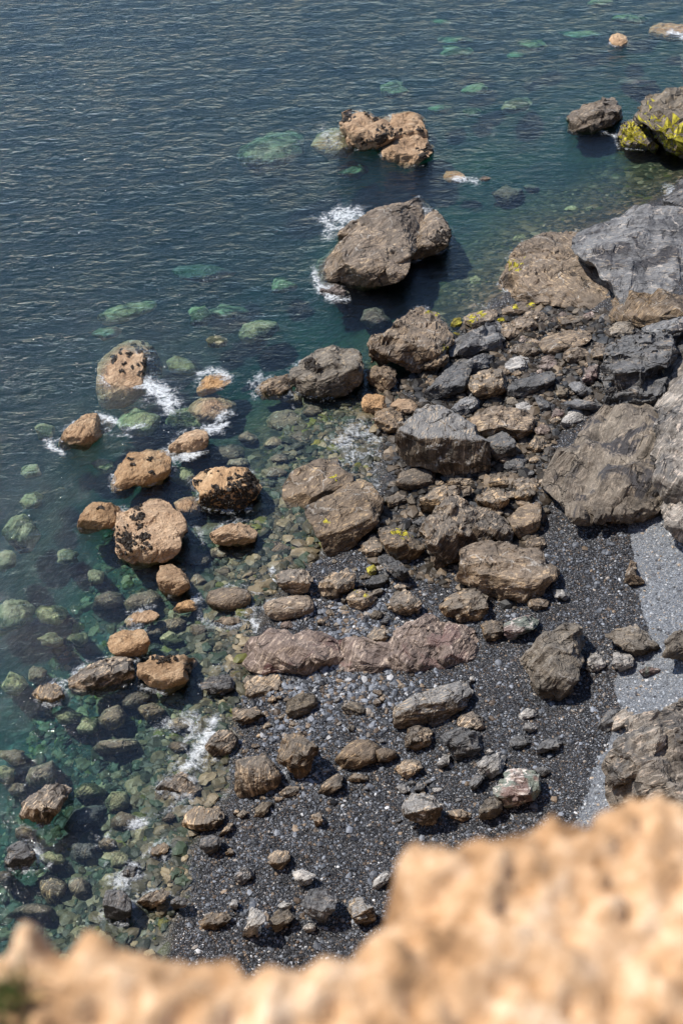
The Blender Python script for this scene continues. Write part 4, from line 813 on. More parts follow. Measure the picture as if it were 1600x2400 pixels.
class Lobe:
    """A rock body: the outline seen from the cliff gives its extent, two main faces (top and front), chips and layers give its relief, and it is as thick as it is wide."""
    def __init__(s, poly, opt, rng, base=None, sub=5):
        c = centroid(poly)
        H = np.ptp(poly[:, 1]); W = np.ptp(poly[:, 0])
        bot = c[1] + .15 * H
        p2 = poly.copy(); low = p2[:, 1] > bot; p2[low, 1] += (p2[low, 1] - bot) * .12
        s.poly = p2; s.c = c; s.Hpx = np.ptp(p2[:, 1]); s.Wpx = W
        R = radial(p2, c)
        n = len(R); th = np.arange(n) / n * 2 * math.pi - math.pi
        jit = fbm(np.c_[np.cos(th) * 3, np.sin(th) * 3, np.full(n, rng.uniform(0, 90))], 4) * .035
        R = np.convolve(np.r_[R[-2:], R, R[:2]], np.ones(5) / 5, 'valid') * (1 + jit)
        s.R = R; s.rng = rng; s.opt = opt
        V, Fc = ico(sub)
        s.F = Fc
        sp = np.sqrt(V[:, 0] ** 2 + V[:, 1] ** 2)
        ang = np.arctan2(V[:, 1], V[:, 0])
        fi = (ang + math.pi) / (2 * math.pi) * n
        i0 = np.floor(fi).astype(int) % n; fr = fi - np.floor(fi)
        Rv = R[i0] * (1 - fr) + R[(i0 + 1) % n] * fr
        s.sr = np.clip(sp, 0, 1); s.front = V[:, 2] >= 0
        rad = s.sr ** .9
        s.px = np.c_[c[0] + Rv * rad * np.cos(ang), c[1] + Rv * rad * np.sin(ang)]
        rc = rays([c])[0]; s.w = -rc / np.linalg.norm(rc)
        up = np.array([0, 0, 1.]); s.u = np.cross(up, s.w); s.u /= np.linalg.norm(s.u); s.v = np.cross(s.w, s.u)
        toward = s.w.copy(); toward[2] = 0; toward /= np.linalg.norm(toward); s.toward = toward
        q = float(opt.get('q', .42)); s.q = q
        rnd = 'rnd' in opt
        s.nt = up + .16 * rng.normal() * s.u + toward * (float(opt['tt']) if 'tt' in opt else rng.uniform(-.08, .16)); s.nt /= np.linalg.norm(s.nt)
        s.nf = toward + .28 * up * rng.uniform(.6, 1.6) + .22 * rng.normal() * s.u; s.nf /= np.linalg.norm(s.nf)
        s.kk = (.42 if rnd else .07)
        s.erim = float(opt.get('e', .7 if rnd else .19))
        nfct = int(opt.get('f', 9))
        s.fac = []
        for _ in range(nfct):
            a = rng.uniform(0, 2 * math.pi); k = rng.uniform(.45, .9); tilt = rng.uniform(.35, 1.2)
            s.fac.append((a, k, tilt, rng.normal(size=3) * .15))
        s.place(base)
    def profile(s, px, t):
        """height of the surface toward the viewer (metres, scaled at depth t) at photo points px"""
        m = t / 1176.0 * F
        a = (px[:, 0] - s.c[0]) * m; b = -(px[:, 1] - s.c[1]) * m
        H = s.Hpx * m
        bc = (s.c[1] - s.poly[:, 1].max()) * m + s.q * H
        def pl(nrm, a0, b0, d0):
            return d0 - ((nrm @ s.u) * (a - a0) + (nrm @ s.v) * (b - b0)) / max(.12, nrm @ s.w)
        d = softmin(pl(s.nt, 0, bc, 0), pl(s.nf, 0, bc, 0), s.kk * H)
        Rm = (.36 * min(s.Hpx, s.Wpx) + .12 * max(s.Hpx, s.Wpx)) * m
        n = len(s.R)
        for (an, k, tilt, rn) in s.fac:
            Ri = s.R[int((an + math.pi) / (2 * math.pi) * n) % n] * k
            a0 = Ri * math.cos(an) * m; b0 = -Ri * math.sin(an) * m
            pd0 = softmin(-((s.nt @ s.u) * a0 + (s.nt @ s.v) * (b0 - bc)) / (s.nt @ s.w), -((s.nf @ s.u) * a0 + (s.nf @ s.v) * (b0 - bc)) / max(.12, s.nf @ s.w), s.kk * H)
            base = s.nt if b0 > bc else s.nf
            outw = (a0 * s.u + b0 * s.v); outw = outw / (np.linalg.norm(outw) + 1e-9)
            nn = base + outw * tilt + rn; nn /= np.linalg.norm(nn)
            if nn @ s.w < .15: continue
            d = softmin(d, pl(nn, a0, b0, pd0), .025 * H)
        return d, Rm
    def place(s, base):
        zf = s.opt.get('z'); zf = float(zf) if zf is not None else None
        ib = np.argmax(s.poly[:, 1]); pb = s.poly[ib:ib + 1]
        if base is not None:
            P, t0, pd = base                       # sits on an earlier body: match its surface
            t = t0
            for _ in range(3):
                d, Rm = s.profile(s.c[None], t)
                t = t0 - pd + d[0] - .10 * Rm
            s.t = t
        else:
            g = ground_depth(pb[0], zf)
            t = g
            for _ in range(4):
                d, Rm = s.profile(pb, t)
                t = g + d[0] - min(s.erim * .5, .36) * Rm * (.4 if s.erim > 1 else 1) + .13 * Rm + float(s.opt.get('sink', 0))
            s.t = t
    def build(s, seed):
        t = s.t; rng = s.rng
        d, Rm = s.profile(s.px, t)
        s.Rm = Rm
        e = s.erim * Rm
        rim = e * (1 - np.sqrt(np.clip(1 - s.sr ** 3.2, 0, 1)))
        T = 1.0 * Rm + .25 + float(s.opt.get('T', 0))
        dback = d - e - T * np.sqrt(np.clip(1 - s.sr ** 2, 0, 1)) ** .6
        dd = np.where(s.front, d - rim, dback)
        V = CAM + rays(s.px) * (t - dd)[:, None]
        sa = s.opt.get('sa'); sa = math.radians(float(sa)) if sa is not None else math.radians(rng.uniform(5, 55))
        ns = -math.sin(sa) * s.u + math.cos(sa) * s.v + rng.uniform(-.5, .5) * s.w; ns /= np.linalg.norm(ns)
        # broken along three sets of joints: the surface steps from plane to plane
        jt = float(s.opt.get('jt', .12 if 'rnd' in s.opt else .62))
        if jt > 0:
            j2 = np.cross(ns, s.w + .5 * rng.normal(size=3)); j2 /= np.linalg.norm(j2)
            j3 = np.cross(ns, j2) + .35 * rng.normal(size=3); j3 /= np.linalg.norm(j3)
            for rep, fac in ((0, 1.0), (1, .40)):
                for J, spc in ((ns, .42), (j2, .75), (j3, .6)):
                    spc = spc * Rm * fac * rng.uniform(.8, 1.25)
                    cc = V @ J / spc + rng.uniform(0, 1) + .30 * fbm(V / Rm * 1.1 + seed + rep * 5, 3)
                    fr_ = cc - np.floor(cc)
                    V = V + J * ((sstep(.30, .70, fr_) - fr_) * spc * jt * (.8 if rep == 0 else .5))[:, None]
        # relief
        N = vnormals(V, s.F)
        if N[np.argmax(dd)] @ s.w < 0: s.F = s.F[:, ::-1]; N = -N
        sd = np.full(3, seed * 7.13 % 97)
        stq = V @ ns + .22 * Rm * fbm(V / Rm * .9 + sd, 3)
        amp = float(s.opt.get('st', .7))
        Ls = stq / Rm * 2.6
        n1 = perlin(np.c_[Ls * 1.0, np.zeros(len(V)), np.full(len(V), seed * .37)]); n2 = perlin(np.c_[Ls * 2.7, np.ones(len(V)), np.full(len(V), seed * .71)])
        led = np.sign(n1) * np.abs(n1) ** .6 * .6 + np.sign(n2) * np.abs(n2) ** .6 * .35
        rn_ = .6 if 'rnd' in s.opt else 1.0
        h = .02 * fbm(V / Rm * 1.4 + sd, 5, .6) + amp * .055 * led
        h += rn_ * .10 * cells(V / Rm * 1.15 + sd) / 1.15 + rn_ * .13 * cells(V / Rm * 2.9 + sd * 1.3) / 2.9
        if len(V) > 4000: h += .16 * cells(V / Rm * 7 + sd) / 7
        sc = max(.35, Rm)
        rd = 1 - np.abs(perlin(V / Rm * 1.15 + sd * 1.7)) * 14
        h -= .085 * np.clip(rd, 0, 1) ** 1.5 * sstep(-.1, .2, perlin(V / Rm * .8 + sd * 2.1))
        rd2 = 1 - np.abs(perlin(V / Rm * 2.6 + sd * .7)) * 9
        h -= .03 * np.clip(rd2, 0, 1)
        h += .02 * np.abs(fbm(V / Rm * 7 + sd, 3))
        V = V + N * (h * Rm * float(s.opt.get('rl', .8)))[:, None]
        return V, s.F, V @ ns + .12 * fbm(V * .8 + sd, 3)

WLINE = []
BUILT = []     # (outline polygons) of the placed rocks, photo coordinates
def rock(name, mat, opts, label, polys, cat, group=None, crop=None, extra=None):
    rng = np.random.default_rng(abs(hash(tuple(np.round(polys[0][0], 1)))) % 100000)
    size = max(np.ptp(polys[0][:, 0]), np.ptp(polys[0][:, 1]))
    sub = int(opts.get('sub', 5 if size > 60 else 4))
    if size < 16: sub = 3
    Vs, Fs, Ss = [], [], []; o = 0
    first = None
    for i, p in enumerate(polys):
        base = None
        if i and inside(polys[0], centroid(p)[None])[0]:
            d, _ = first.profile(centroid(p)[None], first.t); base = (None, first.t, d[0])
        lb = Lobe(p, opts, rng, base, sub)
        if i == 0: first = lb
        sdv_ = rng.uniform(0, 99)
        V, Fc, S = lb.build(sdv_)
        if 'zt' in opts:                           # an underwater rock: its crest stays under the surface
            over = V[:, 2].max() - float(opts['zt'])
            if over > 0:
                V = CAM + (V - CAM) * (1 + over / (CAM[2] - V[:, 2].max()))
        Vs.append(V); Fs.append(Fc + o); Ss.append(S); o += len(V)
        BUILT.append(p)
    V = np.concatenate(Vs); Fc = np.concatenate(Fs); S = np.concatenate(Ss)
    org = V.mean(0)
    if V[:, 2].min() < -.05 and V[:, 2].max() > .08:
        wl = V[np.abs(V[:, 2]) < .06][:, :2]
        if len(wl): WLINE.append(wl[::max(1, len(wl) // 160)])
    me = make_mesh(name, V - org, Fc, [M[mat]], {'st': S - S.mean()})
    ob = link(name, me, None, org)
    tag(ob, label, cat, group)
    # growths on the rock
    for key, mk, pname in (('m', 'mussel', 'mussel_patch'), ('y', 'algae', 'lichen_patch')):
        if key not in opts: continue
        r = rays_inv(V); N = vnormals(V, Fc)
        vis = (N @ first.w) > .05
        FC = Fc; fcen = r[FC].mean(1); fn = vis[FC].all(1)
        for q in opts[key].split(';'):
            cx, cy, rr = map(float, q.split(',')); c = to_px(crop, (cx, cy))[0]; rr *= .5
            dist = np.linalg.norm((fcen - c) / np.array([1, .85]), axis=1) / rr
            if mk == 'algae':
                nz = fbm(V[FC].mean(1) * 6.0 + 3, 4, .7)
                sel = fn & (dist * .7 + 1.3 * nz < (.62 if rr > 18 else .35))
                if sel.sum() < 3: continue
                idx = FC[sel]; uq, inv = np.unique(idx, return_inverse=True)
                pv = V[uq] + N[uq] * .008 - org
                link(pname, make_mesh(pname, pv, inv.reshape(-1, 3), [M[mk]]), ob)
            else:
                nz = fbm(V[FC].mean(1) * 6.5 + 5, 4, .7)
                sel = fn & (dist * .9 + 1.25 * nz < .75)
                if sel.sum() < 2: continue
                idx = FC[sel]; uq, inv = np.unique(idx, return_inverse=True)
                pv = V[uq] + N[uq] * (.018 + .05 * np.abs(fbm(V[uq] * 9, 2)))[:, None] - org; pf = inv.reshape(-1, 3)
                ss = np.where(sel)[0]; pick = rng.choice(ss, min(160, max(8, len(ss) // 3)))
                iv, jf = ico(1); pvs = [pv]; pfs = [pf]; oo = len(pv)
                for f_ in pick:
                    cpt = V[FC[f_]].mean(0) - org; nn = N[FC[f_, 0]]
                    L = iv * (1 + rng.uniform(-.3, .3, (len(iv), 1))) * rng.uniform(.02, .055) * rng.uniform(.7, 1.5, 3)
                    pvs.append(L + cpt + nn * .025); pfs.append(jf + oo); oo += len(iv)
                link(pname, make_mesh(pname, np.concatenate(pvs), np.concatenate(pfs), [M[mk]]), ob)
    return ob

def rays_inv(V):
    d = V - CAM; z = d @ FWD
    return np.c_[784 + (d @ RGT) / z / F * 1176, 1176 - (d @ UPV) / z / F * 1176]

CATS = {'submerged_rock': 'underwater rock', 'cliff_wall': 'cliff', 'bedrock': 'bedrock'}
COUNT = 0
for li, line in enumerate(ROCKS.strip().splitlines()):
    crop, name, mat, o, label, pol = line.split('|')
    opts = {}
    for w in o.split():
        k, v = w.split('=', 1); opts[k] = v
    rng = np.random.default_rng(1000 + li)
    polys = [parse_poly(crop, s, rng) for s in pol.split('/')]
    grp = None
    if 'g' in opts: label, grp = SHARED[opts['g']]
    if name == 'submerged_rock' or name == 'reef':
        opts.setdefault('rnd', '1'); opts.setdefault('T', '1.5'); opts.setdefault('e', '1.3')
        opts.setdefault('zt', str(.58 * float(opts.get('z', -.4))))
        polys = [centroid(q) + (q - centroid(q)) * 1.2 for q in polys]
    if name == 'slab':
        for kk, vv in (('jt', '.32'), ('rl', '.5'), ('e', '.11'), ('f', '5')): opts.setdefault(kk, vv)
    if mat in 'TS': opts.setdefault('jt', '.26')
    rock(name, mat, opts, label, polys, CATS.get(name, name.replace('_', ' ')), grp, crop)
    COUNT += 1

# small loose rocks between the large ones
ZONES = [  # polygon, how many, size range (photo px), materials, label, group
 ([(1050,740),(1180,700),(1400,720),(1400,800),(1380,930),(1300,960),(1240,1000),(1150,900),(960,930),(960,880)], 46, (9, 22), 'BBODGKBP', "small loose stone packed between the big rocks of the upper jumble", "loose stones of the upper jumble"),
 ([(1220,980),(1290,950),(1260,1050),(1250,1200),(1190,1180),(1140,1110),(900,1130),(880,1160),(870,1200),(930,1290),(880,1290),(840,1200),(900,1090),(1150,1050)], 40, (9, 20), 'OOODBKB', "small brown stone in the gaps below the huge flat-topped block", "loose stones of the lower jumble"),
 ([(760,1270),(860,1240),(950,1320),(930,1400),(830,1480),(780,1440),(720,1430),(740,1380)], 22, (8, 16), 'ODDKBO', "cobble on the upper pebble bank between the slabs and the purple bedrock", "cobbles of the upper bank"),
 ([(560,1590),(640,1590),(660,1560),(700,1640),(640,1700),(660,1780),(640,1860),(560,1900),(520,1850),(600,1830),(540,1700),(600,1680)], 18, (7, 14), 'OBDOB', "cobble in the wet gravel along the trickling waterline", "cobbles of the waterline"),
 ([(700,1600),(860,1580),(950,1680),(1200,1700),(1180,1880),(950,1900),(700,1800)], 16, (6, 11), 'WOGDK', "cobble scattered on the middle of the dark gravel beach", "cobbles of the middle beach"),
]
def clear(p, r, taken):
    for q in BUILT:
        if np.abs(q[:, 0] - p[0]).min() > 400: continue
        if inside(q, p[None])[0]:
            return False
    for (x, y, rr) in taken:
        if (x - p[0]) ** 2 + (y - p[1]) ** 2 < (r + rr) ** 2 * .75: return False
    return True
zr = np.random.default_rng(77); taken = []
for poly, cnt, (s0, s1), mats_, lab, grp in ZONES:
    poly = np.array(poly, float); lo, hi = poly.min(0), poly.max(0); got = 0; tries = 0; new = []
    while got < cnt and tries < 6000:
        tries += 1
        p = zr.uniform(lo, hi)
        if not inside(poly, p[None])[0]: continue
        r = s0 + (s1 - s0) * zr.random() ** 1.8
        if not clear(p, r, taken): continue
        taken.append((p[0], p[1], r)); new.append((p, r)); got += 1
    for p, r in new:
        n = 9; th = (np.arange(n) + zr.uniform(-.3, .3, n)) / n * 2 * math.pi; k = zr.uniform(.7, 1.15, n)
        an = zr.uniform(-.2, .7); asp = zr.uniform(.5, .85)
        x = r * k * np.cos(th); y = r * asp * k * np.sin(th)
        q = np.c_[p[0] + x * math.cos(an) + y * math.sin(an), p[1] - x * math.sin(an) + y * math.cos(an)]
        rock('stone', zr.choice(list(mats_)), {'f': '6', 'sub': '3' if r < 12 else '4'}, lab, [q], 'stone', grp)
        COUNT += 1
print('ROCKS', COUNT)

# ------------------------------------------------------------------ ground sheet
def axis(lo, hi, step, far):
    core = np.arange(lo, hi + 1e-6, step); g = step; a = [core[-1]]
    while a[-1] < far: g *= 1.35; a.append(a[-1] + g)
    g = step; b = [core[0]]
    while b[-1] > -far: g *= 1.35; b.append(b[-1] - g)
    return np.r_[b[:0:-1], core, a[1:]]
def gridmesh(xs, ys):
    X, Y = np.meshgrid(xs, ys); nx, ny = len(xs), len(ys)
    i = np.arange(nx * ny).reshape(ny, nx)
    Fc = np.c_[i[:-1, :-1].ravel(), i[:-1, 1:].ravel(), i[1:, 1:].ravel(), i[1:, :-1].ravel()]
    return X.ravel(), Y.ravel(), Fc
gx, gy, gf = gridmesh(axis(-30, 30, .2, 4000), axis(15, 100, .2, 4000))
cl = np.c_[np.clip(gx, -31, 31), np.clip(gy, 15, 104)]
gz = ground(cl)
outd = np.hypot(gx - cl[:, 0], gy - cl[:, 1])
seaw = sstep(0, 40, outd)
right = (gx > 31) | (gy < 15)
gz = np.where(right & (gz > -1), gz + np.clip(outd * .9, 0, 24) * (gx > 31), gz * (1 - seaw) - 14 * seaw)
P3 = np.c_[gx, gy, gz]
near = outd < 1
bumps = fbm(P3 * .55, 4) * .10 + fbm(P3 * 2.2 + 9, 3) * .03
gz = gz + np.where(near, bumps, 0)
pp = rays_inv(np.c_[gx, gy, gz])
DRY = np.array([(1445,1190),(1448,1235),(1455,1290),(1462,1345),(1470,1395),(1488,1440),(1490,1458),(1455,1480),(1420,1540),(1415,1580),(1425,1630),(1405,1660),(1390,1710),(1370,1750),(1340,1830),(1315,1895),(1290,1960),(1700,2100),(1800,1100),(1500,1100)], float)
dsd = np.min([seg_dist(pp, DRY[i], DRY[(i + 1) % len(DRY)]) for i in range(len(DRY))], axis=0)
dsd = np.where(inside(DRY, pp), dsd, -dsd)
dry = sstep(-16, 16, dsd + 9 * fbm(np.c_[gx, gy, gz] * .9, 3)) * near
dry = np.where(right & (gz > .5), 1, dry)
sea = sstep(.06, -.1, gz); deep = sstep(-.5, -1.5, gz)
gm = make_mesh('beach', np.c_[gx, gy, gz], gf, [M['ground']], {'dry': dry, 'sea': sea, 'deep': deep, 'coarse': dry * 0}, smooth=True)
tag(link('beach', gm), 'dark wet shingle and pale dry gravel beach running down under the clear sea', 'beach', kind='structure')

# ------------------------------------------------------------------ sea: closed body with the rippled surface on top
wx, wy, wf = gridmesh(axis(-28, 28, .16, 4000), axis(17, 100, .16, 4000))
wp = rays_inv(np.c_[wx, wy, 0 * wx])
front_ok = wy > 5
foam = np.zeros(len(wx)); fleck = np.zeros(len(wx))
for line, r, s in FOAM:
    line = np.array(line, float)
    lo = line.min(0) - 3 * r; hi = line.max(0) + 3 * r
    m = np.where((wp[:, 0] > lo[0]) & (wp[:, 0] < hi[0]) & (wp[:, 1] > lo[1]) & (wp[:, 1] < hi[1]) & front_ok)[0]
    if not len(m): continue
    q = wp[m]
    nz = fbm(np.c_[wx[m], wy[m], wx[m] * 0] * 1.2, 3)
    d = np.min([seg_dist(q, line[i], line[i + 1]) for i in range(len(line) - 1)], axis=0) / r
    v = (min(s, 1.08) if s > .35 else s) * np.exp(-(d * .70 * (1 + .6 * nz)) ** 2 * 1.1)
    if s < .35: fleck[m] = np.maximum(fleck[m], np.minimum(1, v * 5))
    else:
        foam[m] = np.maximum(foam[m], v); fleck[m] = np.maximum(fleck[m], .5 * np.exp(-(d / 2.2) ** 2))
wgr = ground(np.c_[np.clip(wx, -31, 31), np.clip(wy, 15, 104)])
# thin wash round the rocks that stand in the water
wl = np.concatenate(WLINE); AXX = axis(-28, 28, .16, 4000); AXY = axis(17, 100, .16, 4000)
fi = np.searchsorted(AXX, wl[:, 0]); fj = np.searchsorted(AXY, wl[:, 1]); wash = np.zeros(len(wx))
okk = (fi > 4) & (fi < len(AXX) - 4) & (fj > 4) & (fj < len(AXY) - 4) & (np.abs(wl[:, 0]) < 27) & (wl[:, 1] > 18) & (wl[:, 1] < 98)
fi = fi[okk]; fj = fj[okk]; wl = wl[okk]
for dj in range(-4, 5):
    for di in range(-4, 5):
        k = (fj + dj) * len(AXX) + fi + di
        np.maximum.at(wash, k, np.exp(-(((wx[k] - wl[:, 0]) ** 2 + (wy[k] - wl[:, 1]) ** 2) / .30 ** 2)))
foam = np.maximum(foam, .74 * wash * sstep(-.15, .35, fbm(np.c_[wx, wy, 0 * wx] * .55 + 2, 3)))
calm = .30 + .70 * sstep(-.25, -2.5, wgr)
calm = np.where((np.abs(wx) > 31) | (wy > 104), 1, calm)
# thin foam along the strand
strand = np.exp(-((wgr + .02) / .05) ** 2) * sstep(.1, .5, fbm(np.c_[wx, wy, wx * 0] * .35 + 4, 3)) * .5 * (np.abs(wx) < 28)
foam = np.maximum(foam, np.where((wy > 18) & (wy < 80), strand, 0))
inner = (np.abs(wx) < 29) & (wy > 16) & (wy < 101)
wz = np.where(inner, .035 * fbm(np.c_[wx * .35 + wy * .08, wy * .8 - wx * .18, 0 * wx], 3) * calm, 0)
n = len(wx); nxw = len(axis(-28, 28, .16, 4000)); nyw = n // nxw
ids = np.arange(n).reshape(nyw, nxw)
ring = np.r_[ids[0, :-1], ids[:-1, -1], ids[-1, :0:-1], ids[:0:-1, 0]]
V = np.concatenate([np.c_[wx, wy, wz], np.c_[wx[ring], wy[ring], np.full(len(ring), -60.)]])
low = n + np.arange(len(ring)); nxt = np.roll(np.arange(len(ring)), -1)
side = np.c_[ring, low, low[nxt], ring[nxt]]
cor = [n + k for k in (0, nxw - 1, nxw - 1 + nyw - 1, 2 * (nxw - 1) + nyw - 1)]
# bottom: fan strips of quads are enough
bm_c = len(V); V = np.concatenate([V, [[0, 0, -60.]]])
botf = np.c_[low, np.full(len(ring), bm_c), np.full(len(ring), bm_c), low[nxt]]
tri = np.concatenate([wf[:, [0, 1, 2]], wf[:, [0, 2, 3]], side[:, [0, 1, 2]], side[:, [0, 2, 3]], botf[:, [0, 1, 3]]])
z0 = np.zeros(len(V) - n)
wm = make_mesh('sea_water', V, tri, [M['water']], {'foam': np.r_[foam, z0], 'fleck': np.r_[fleck, z0], 'calm': np.r_[calm, z0 + 1]}, smooth=True)
tag(link('sea_water', wm), kind='structure')

# ------------------------------------------------------------------ gravel: loose pebbles
def scatter(name, label, n, region, size, palette, wgt, seed, sub=1, dens=None, zr_=(-9, 9), flat=.6):
    r = np.random.default_rng(seed)
    region = np.array(region, float); lo, hi = region.min(0), region.max(0)
    p = r.uniform(lo, hi, (n * 6, 2)); p = p[inside(region, p)]
    # uniform over the ground: accept in proportion to ground area per pixel
    g = on_z(p, .5); dist = np.linalg.norm(g - CAM, axis=1); wgt_a = (dist / dist.max()) ** 3
    keep = r.random(len(p)) < wgt_a
    if dens is not None: keep &= r.random(len(p)) < dens(p)
    g = g[keep][:n]
    for _ in range(3):
        z = ground(g[:, :2]); rr = g - CAM; rr /= rr[:, 2:3]; g = CAM + rr * (z - CAM[2])[:, None]
    z = ground(g[:, :2]); bz = fbm(np.c_[g[:, :2], z] * .55, 4) * .10 + fbm(np.c_[g[:, :2], z] * 2.2 + 9, 3) * .03
    g[:, 2] = z + bz
    ok = (g[:, 2] > zr_[0]) & (g[:, 2] < zr_[1]); g = g[ok]
    n = len(g)
    s = size[0] * (size[1] / size[0]) ** (r.random(n) ** 2.2)
    iv, jf = ico(sub); k = len(iv)
    S = np.stack([s * r.uniform(.75, 1.5, n), s * r.uniform(.7, 1.2, n), s * r.uniform(.4, .8, n) * flat / .6], 1)
    rad = 1 + r.uniform(-.28, .22, (n, k))
    L = iv[None] * rad[:, :, None] * S[:, None]
    a = r.uniform(0, 2 * math.pi, n); tl = r.normal(0, .35, n)
    ca, sa_, ct, s_t = np.cos(a), np.sin(a), np.cos(tl), np.sin(tl)
    y1 = L[..., 1] * ct[:, None] - L[..., 2] * s_t[:, None]; z1 = L[..., 1] * s_t[:, None] + L[..., 2] * ct[:, None]
    x2 = L[..., 0] * ca[:, None] - y1 * sa_[:, None]; y2 = L[..., 0] * sa_[:, None] + y1 * ca[:, None]
    V = np.stack([x2 + g[:, 0:1], y2 + g[:, 1:2], z1 + g[:, 2:3] + .25 * S[:, 2:3]], 2).reshape(-1, 3)
    Fc = (jf[None] + (np.arange(n) * k)[:, None, None]).reshape(-1, 3)
    pal = np.array(palette); ci = r.choice(len(pal), n, p=np.array(wgt) / sum(wgt))
    col = pal[ci] * r.uniform(.7, 1.35, (n, 1))
    me = make_mesh(name, V, Fc, [M['pebble']], {'pcol': np.repeat(col, k, 0)})
    return tag(link(name, me), label, 'gravel', kind='stuff')
def bumpdens(blobs, base):
    def f(p):
        d = np.full(len(p), base)
        for x, y, rx, ry, s in blobs: d = np.maximum(d, s * np.exp(-(((p[:, 0] - x) / rx) ** 2 + ((p[:, 1] - y) / ry) ** 2)))
        return d
    return f
BEACH = [(870,1230),(1000,1300),(1180,1400),(1300,1180),(1440,1190),(1480,1440),(1400,1560),(1400,1680),(1330,1880),(1000,1960),(900,2240),(420,2240),(440,1960),(540,1860),(520,1700),(560,1600),(640,1420),(640,1330)]
PAL = [(.014,.0145,.017),(.034,.037,.043),(.075,.082,.095),(.165,.178,.2),(.07,.05,.035),(.17,.125,.085),(.40,.40,.40),(.22,.19,.16)]
scatter('gravel', 'dark and blue-grey loose pebbles strewn over the wet beach', 70000, BEACH, (.014, .055), PAL, [30,28,18,9,6,3,.7,1.2], 5, dens=bumpdens([(760,1560,170,130,1),(900,1560,120,160,.9),(700,1800,150,160,.8),(850,1400,140,70,.9),(1280,1290,60,80,.6),(1100,1440,90,40,.8),(1000,1750,200,120,.5),(560,1980,130,120,.7)], .22), zr_=(-.05, 9))
scatter('shingle', 'larger grey pebbles in a bank below the purple bedrock', 11000, BEACH, (.045, .12), PAL, [6,12,26,28,8,8,4,5], 6, dens=bumpdens([(740,1570,120,90,1),(860,1560,90,110,.7),(830,1420,120,60,1),(900,1260,60,60,.8),(680,1700,60,120,.6)], .03), zr_=(-.05, 9))
scatter('dry_gravel', 'pale grey and tan loose pebbles on the dry shingle by the cliff', 2600, DRY[:-2].tolist() + [(1568, 1900), (1568, 1190)], (.015, .06), [(.12,.13,.15),(.26,.28,.3),(.36,.36,.36),(.3,.24,.18),(.06,.06,.065)], [8,10,5,4,5], 15)
JUM = [(850,900),(1000,850),(1060,740),(1180,690),(1400,720),(1430,800),(1380,930),(1280,1000),(1250,1200),(1180,1400),(960,1330),(860,1300),(850,1150),(900,1100)]
PALJ = [(.012,.01,.008),(.026,.021,.015),(.05,.039,.028),(.1,.076,.052),(.035,.035,.035),(.16,.12,.08)]  # stone colours darkened to carry the shadow inside the gaps
scatter('rubble', 'dark broken stones filling the gaps of the rock jumble', 5200, JUM, (.07, .26), PALJ, [14,22,22,12,14,6], 8, zr_=(-.2, 9))
SEAB = [(560,1180),(700,900),(860,840),(920,1060),(880,1130),(760,1280),(620,1440),(560,1650),(520,1880),(380,2240),(-40,2260),(-40,1500),(200,1250),(380,1080)]
PALS = [(.025,.028,.018),(.06,.054,.032),(.12,.095,.055),(.22,.175,.105),(.035,.05,.03),(.1,.1,.025)]
scatter('seabed_stones', 'brown and olive cobbles on the bed of the clear shallows', 14000, SEAB, (.04, .26), PALS, [18,24,22,12,14,5], 9, sub=2, dens=bumpdens([(650,1200,200,250,.9),(480,1500,170,250,.9),(350,1900,200,200,.9),(720,1000,120,120,.8)], .35), zr_=(-2.0, -.04), flat=.5)

# ------------------------------------------------------------------ cliff top underfoot and the face below it
EDGE = [(-700,2080),(-300,2100),(0,2165),(22,2118),(60,2102),(105,2120),(135,2165),(165,2150),(205,2112),(260,2135),(300,2155),(350,2168),(400,2172),(480,2182),(530,2200),(560,2218),(590,2210),(650,2192),(700,2188),(760,2172),(800,2150),(850,2132),(900,2112),(935,2085),(945,2055),(928,2015),(912,1980),(925,1945),(945,1922),(985,1932),(1020,1942),(1080,1932),(1150,1920),(1230,1892),(1280,1880),(1315,1893),(1360,1888),(1400,1850),(1450,1830),(1500,1824),(1540,1838),(1575,1856),(1700,1800),(2000,1750),(2600,1700)]
ZL = CAM[2] - 1.6
EDGE = [(x, y - 4 * (x < 620) - 26 * (x > 890) - 6) for x, y in EDGE]
ep = on_z(EDGE, ZL)[:, :2]
poly = np.concatenate([ep, [[ep[-1, 0] + 6, ep[-1, 1]], [9, -6], [-9, -6], [ep[0, 0] - 6, ep[0, 1]]]])
cxs = np.r_[np.arange(-6, -1.4, .06), np.arange(-1.4, 1.6, .0125), np.arange(1.6, 6.01, .06)]
cys = np.r_[np.arange(-5, -.1, .08), np.arange(-.1, 1.9, .0125), np.arange(1.9, 2.6, .05)]
lx, ly, lf = gridmesh(cxs, cys)
pts = np.c_[lx, ly]
sdv = np.full(len(pts), 9e9)
for i in range(len(poly)): sdv = np.minimum(sdv, seg_dist(pts, poly[i], poly[(i + 1) % len(poly)]))
sdv = np.where(inside(poly, pts), sdv, -sdv)
l3 = np.c_[lx, ly, 0 * lx]
lump = .03 * np.abs(fbm(l3 * 5, 3)) + .024 * fbm(l3 * 13 + 3, 3) + .024 * fbm(l3 * 29 + 8, 3) + .010 * fbm(l3 * 70 + 8, 2)
inn = np.clip(sdv, 0, 1)
lz = ZL + lump + .03 * fbm(l3 * 1.7 + 5, 3) * sstep(0, .3, inn) - .05 * np.exp(-np.clip(sdv, 0, 9) / .02)
outw = np.clip(-sdv, 0, 9)
lz = lz - outw * 5.0 - .1 * sstep(0, .02, outw)
lz = np.maximum(lz, ZL - 3.2)
fo_ = outw[lf].min(1) < .62
cm = make_mesh('cliff_edge', np.c_[lx, ly, lz], lf[fo_], [M['cliff']], smooth=True)
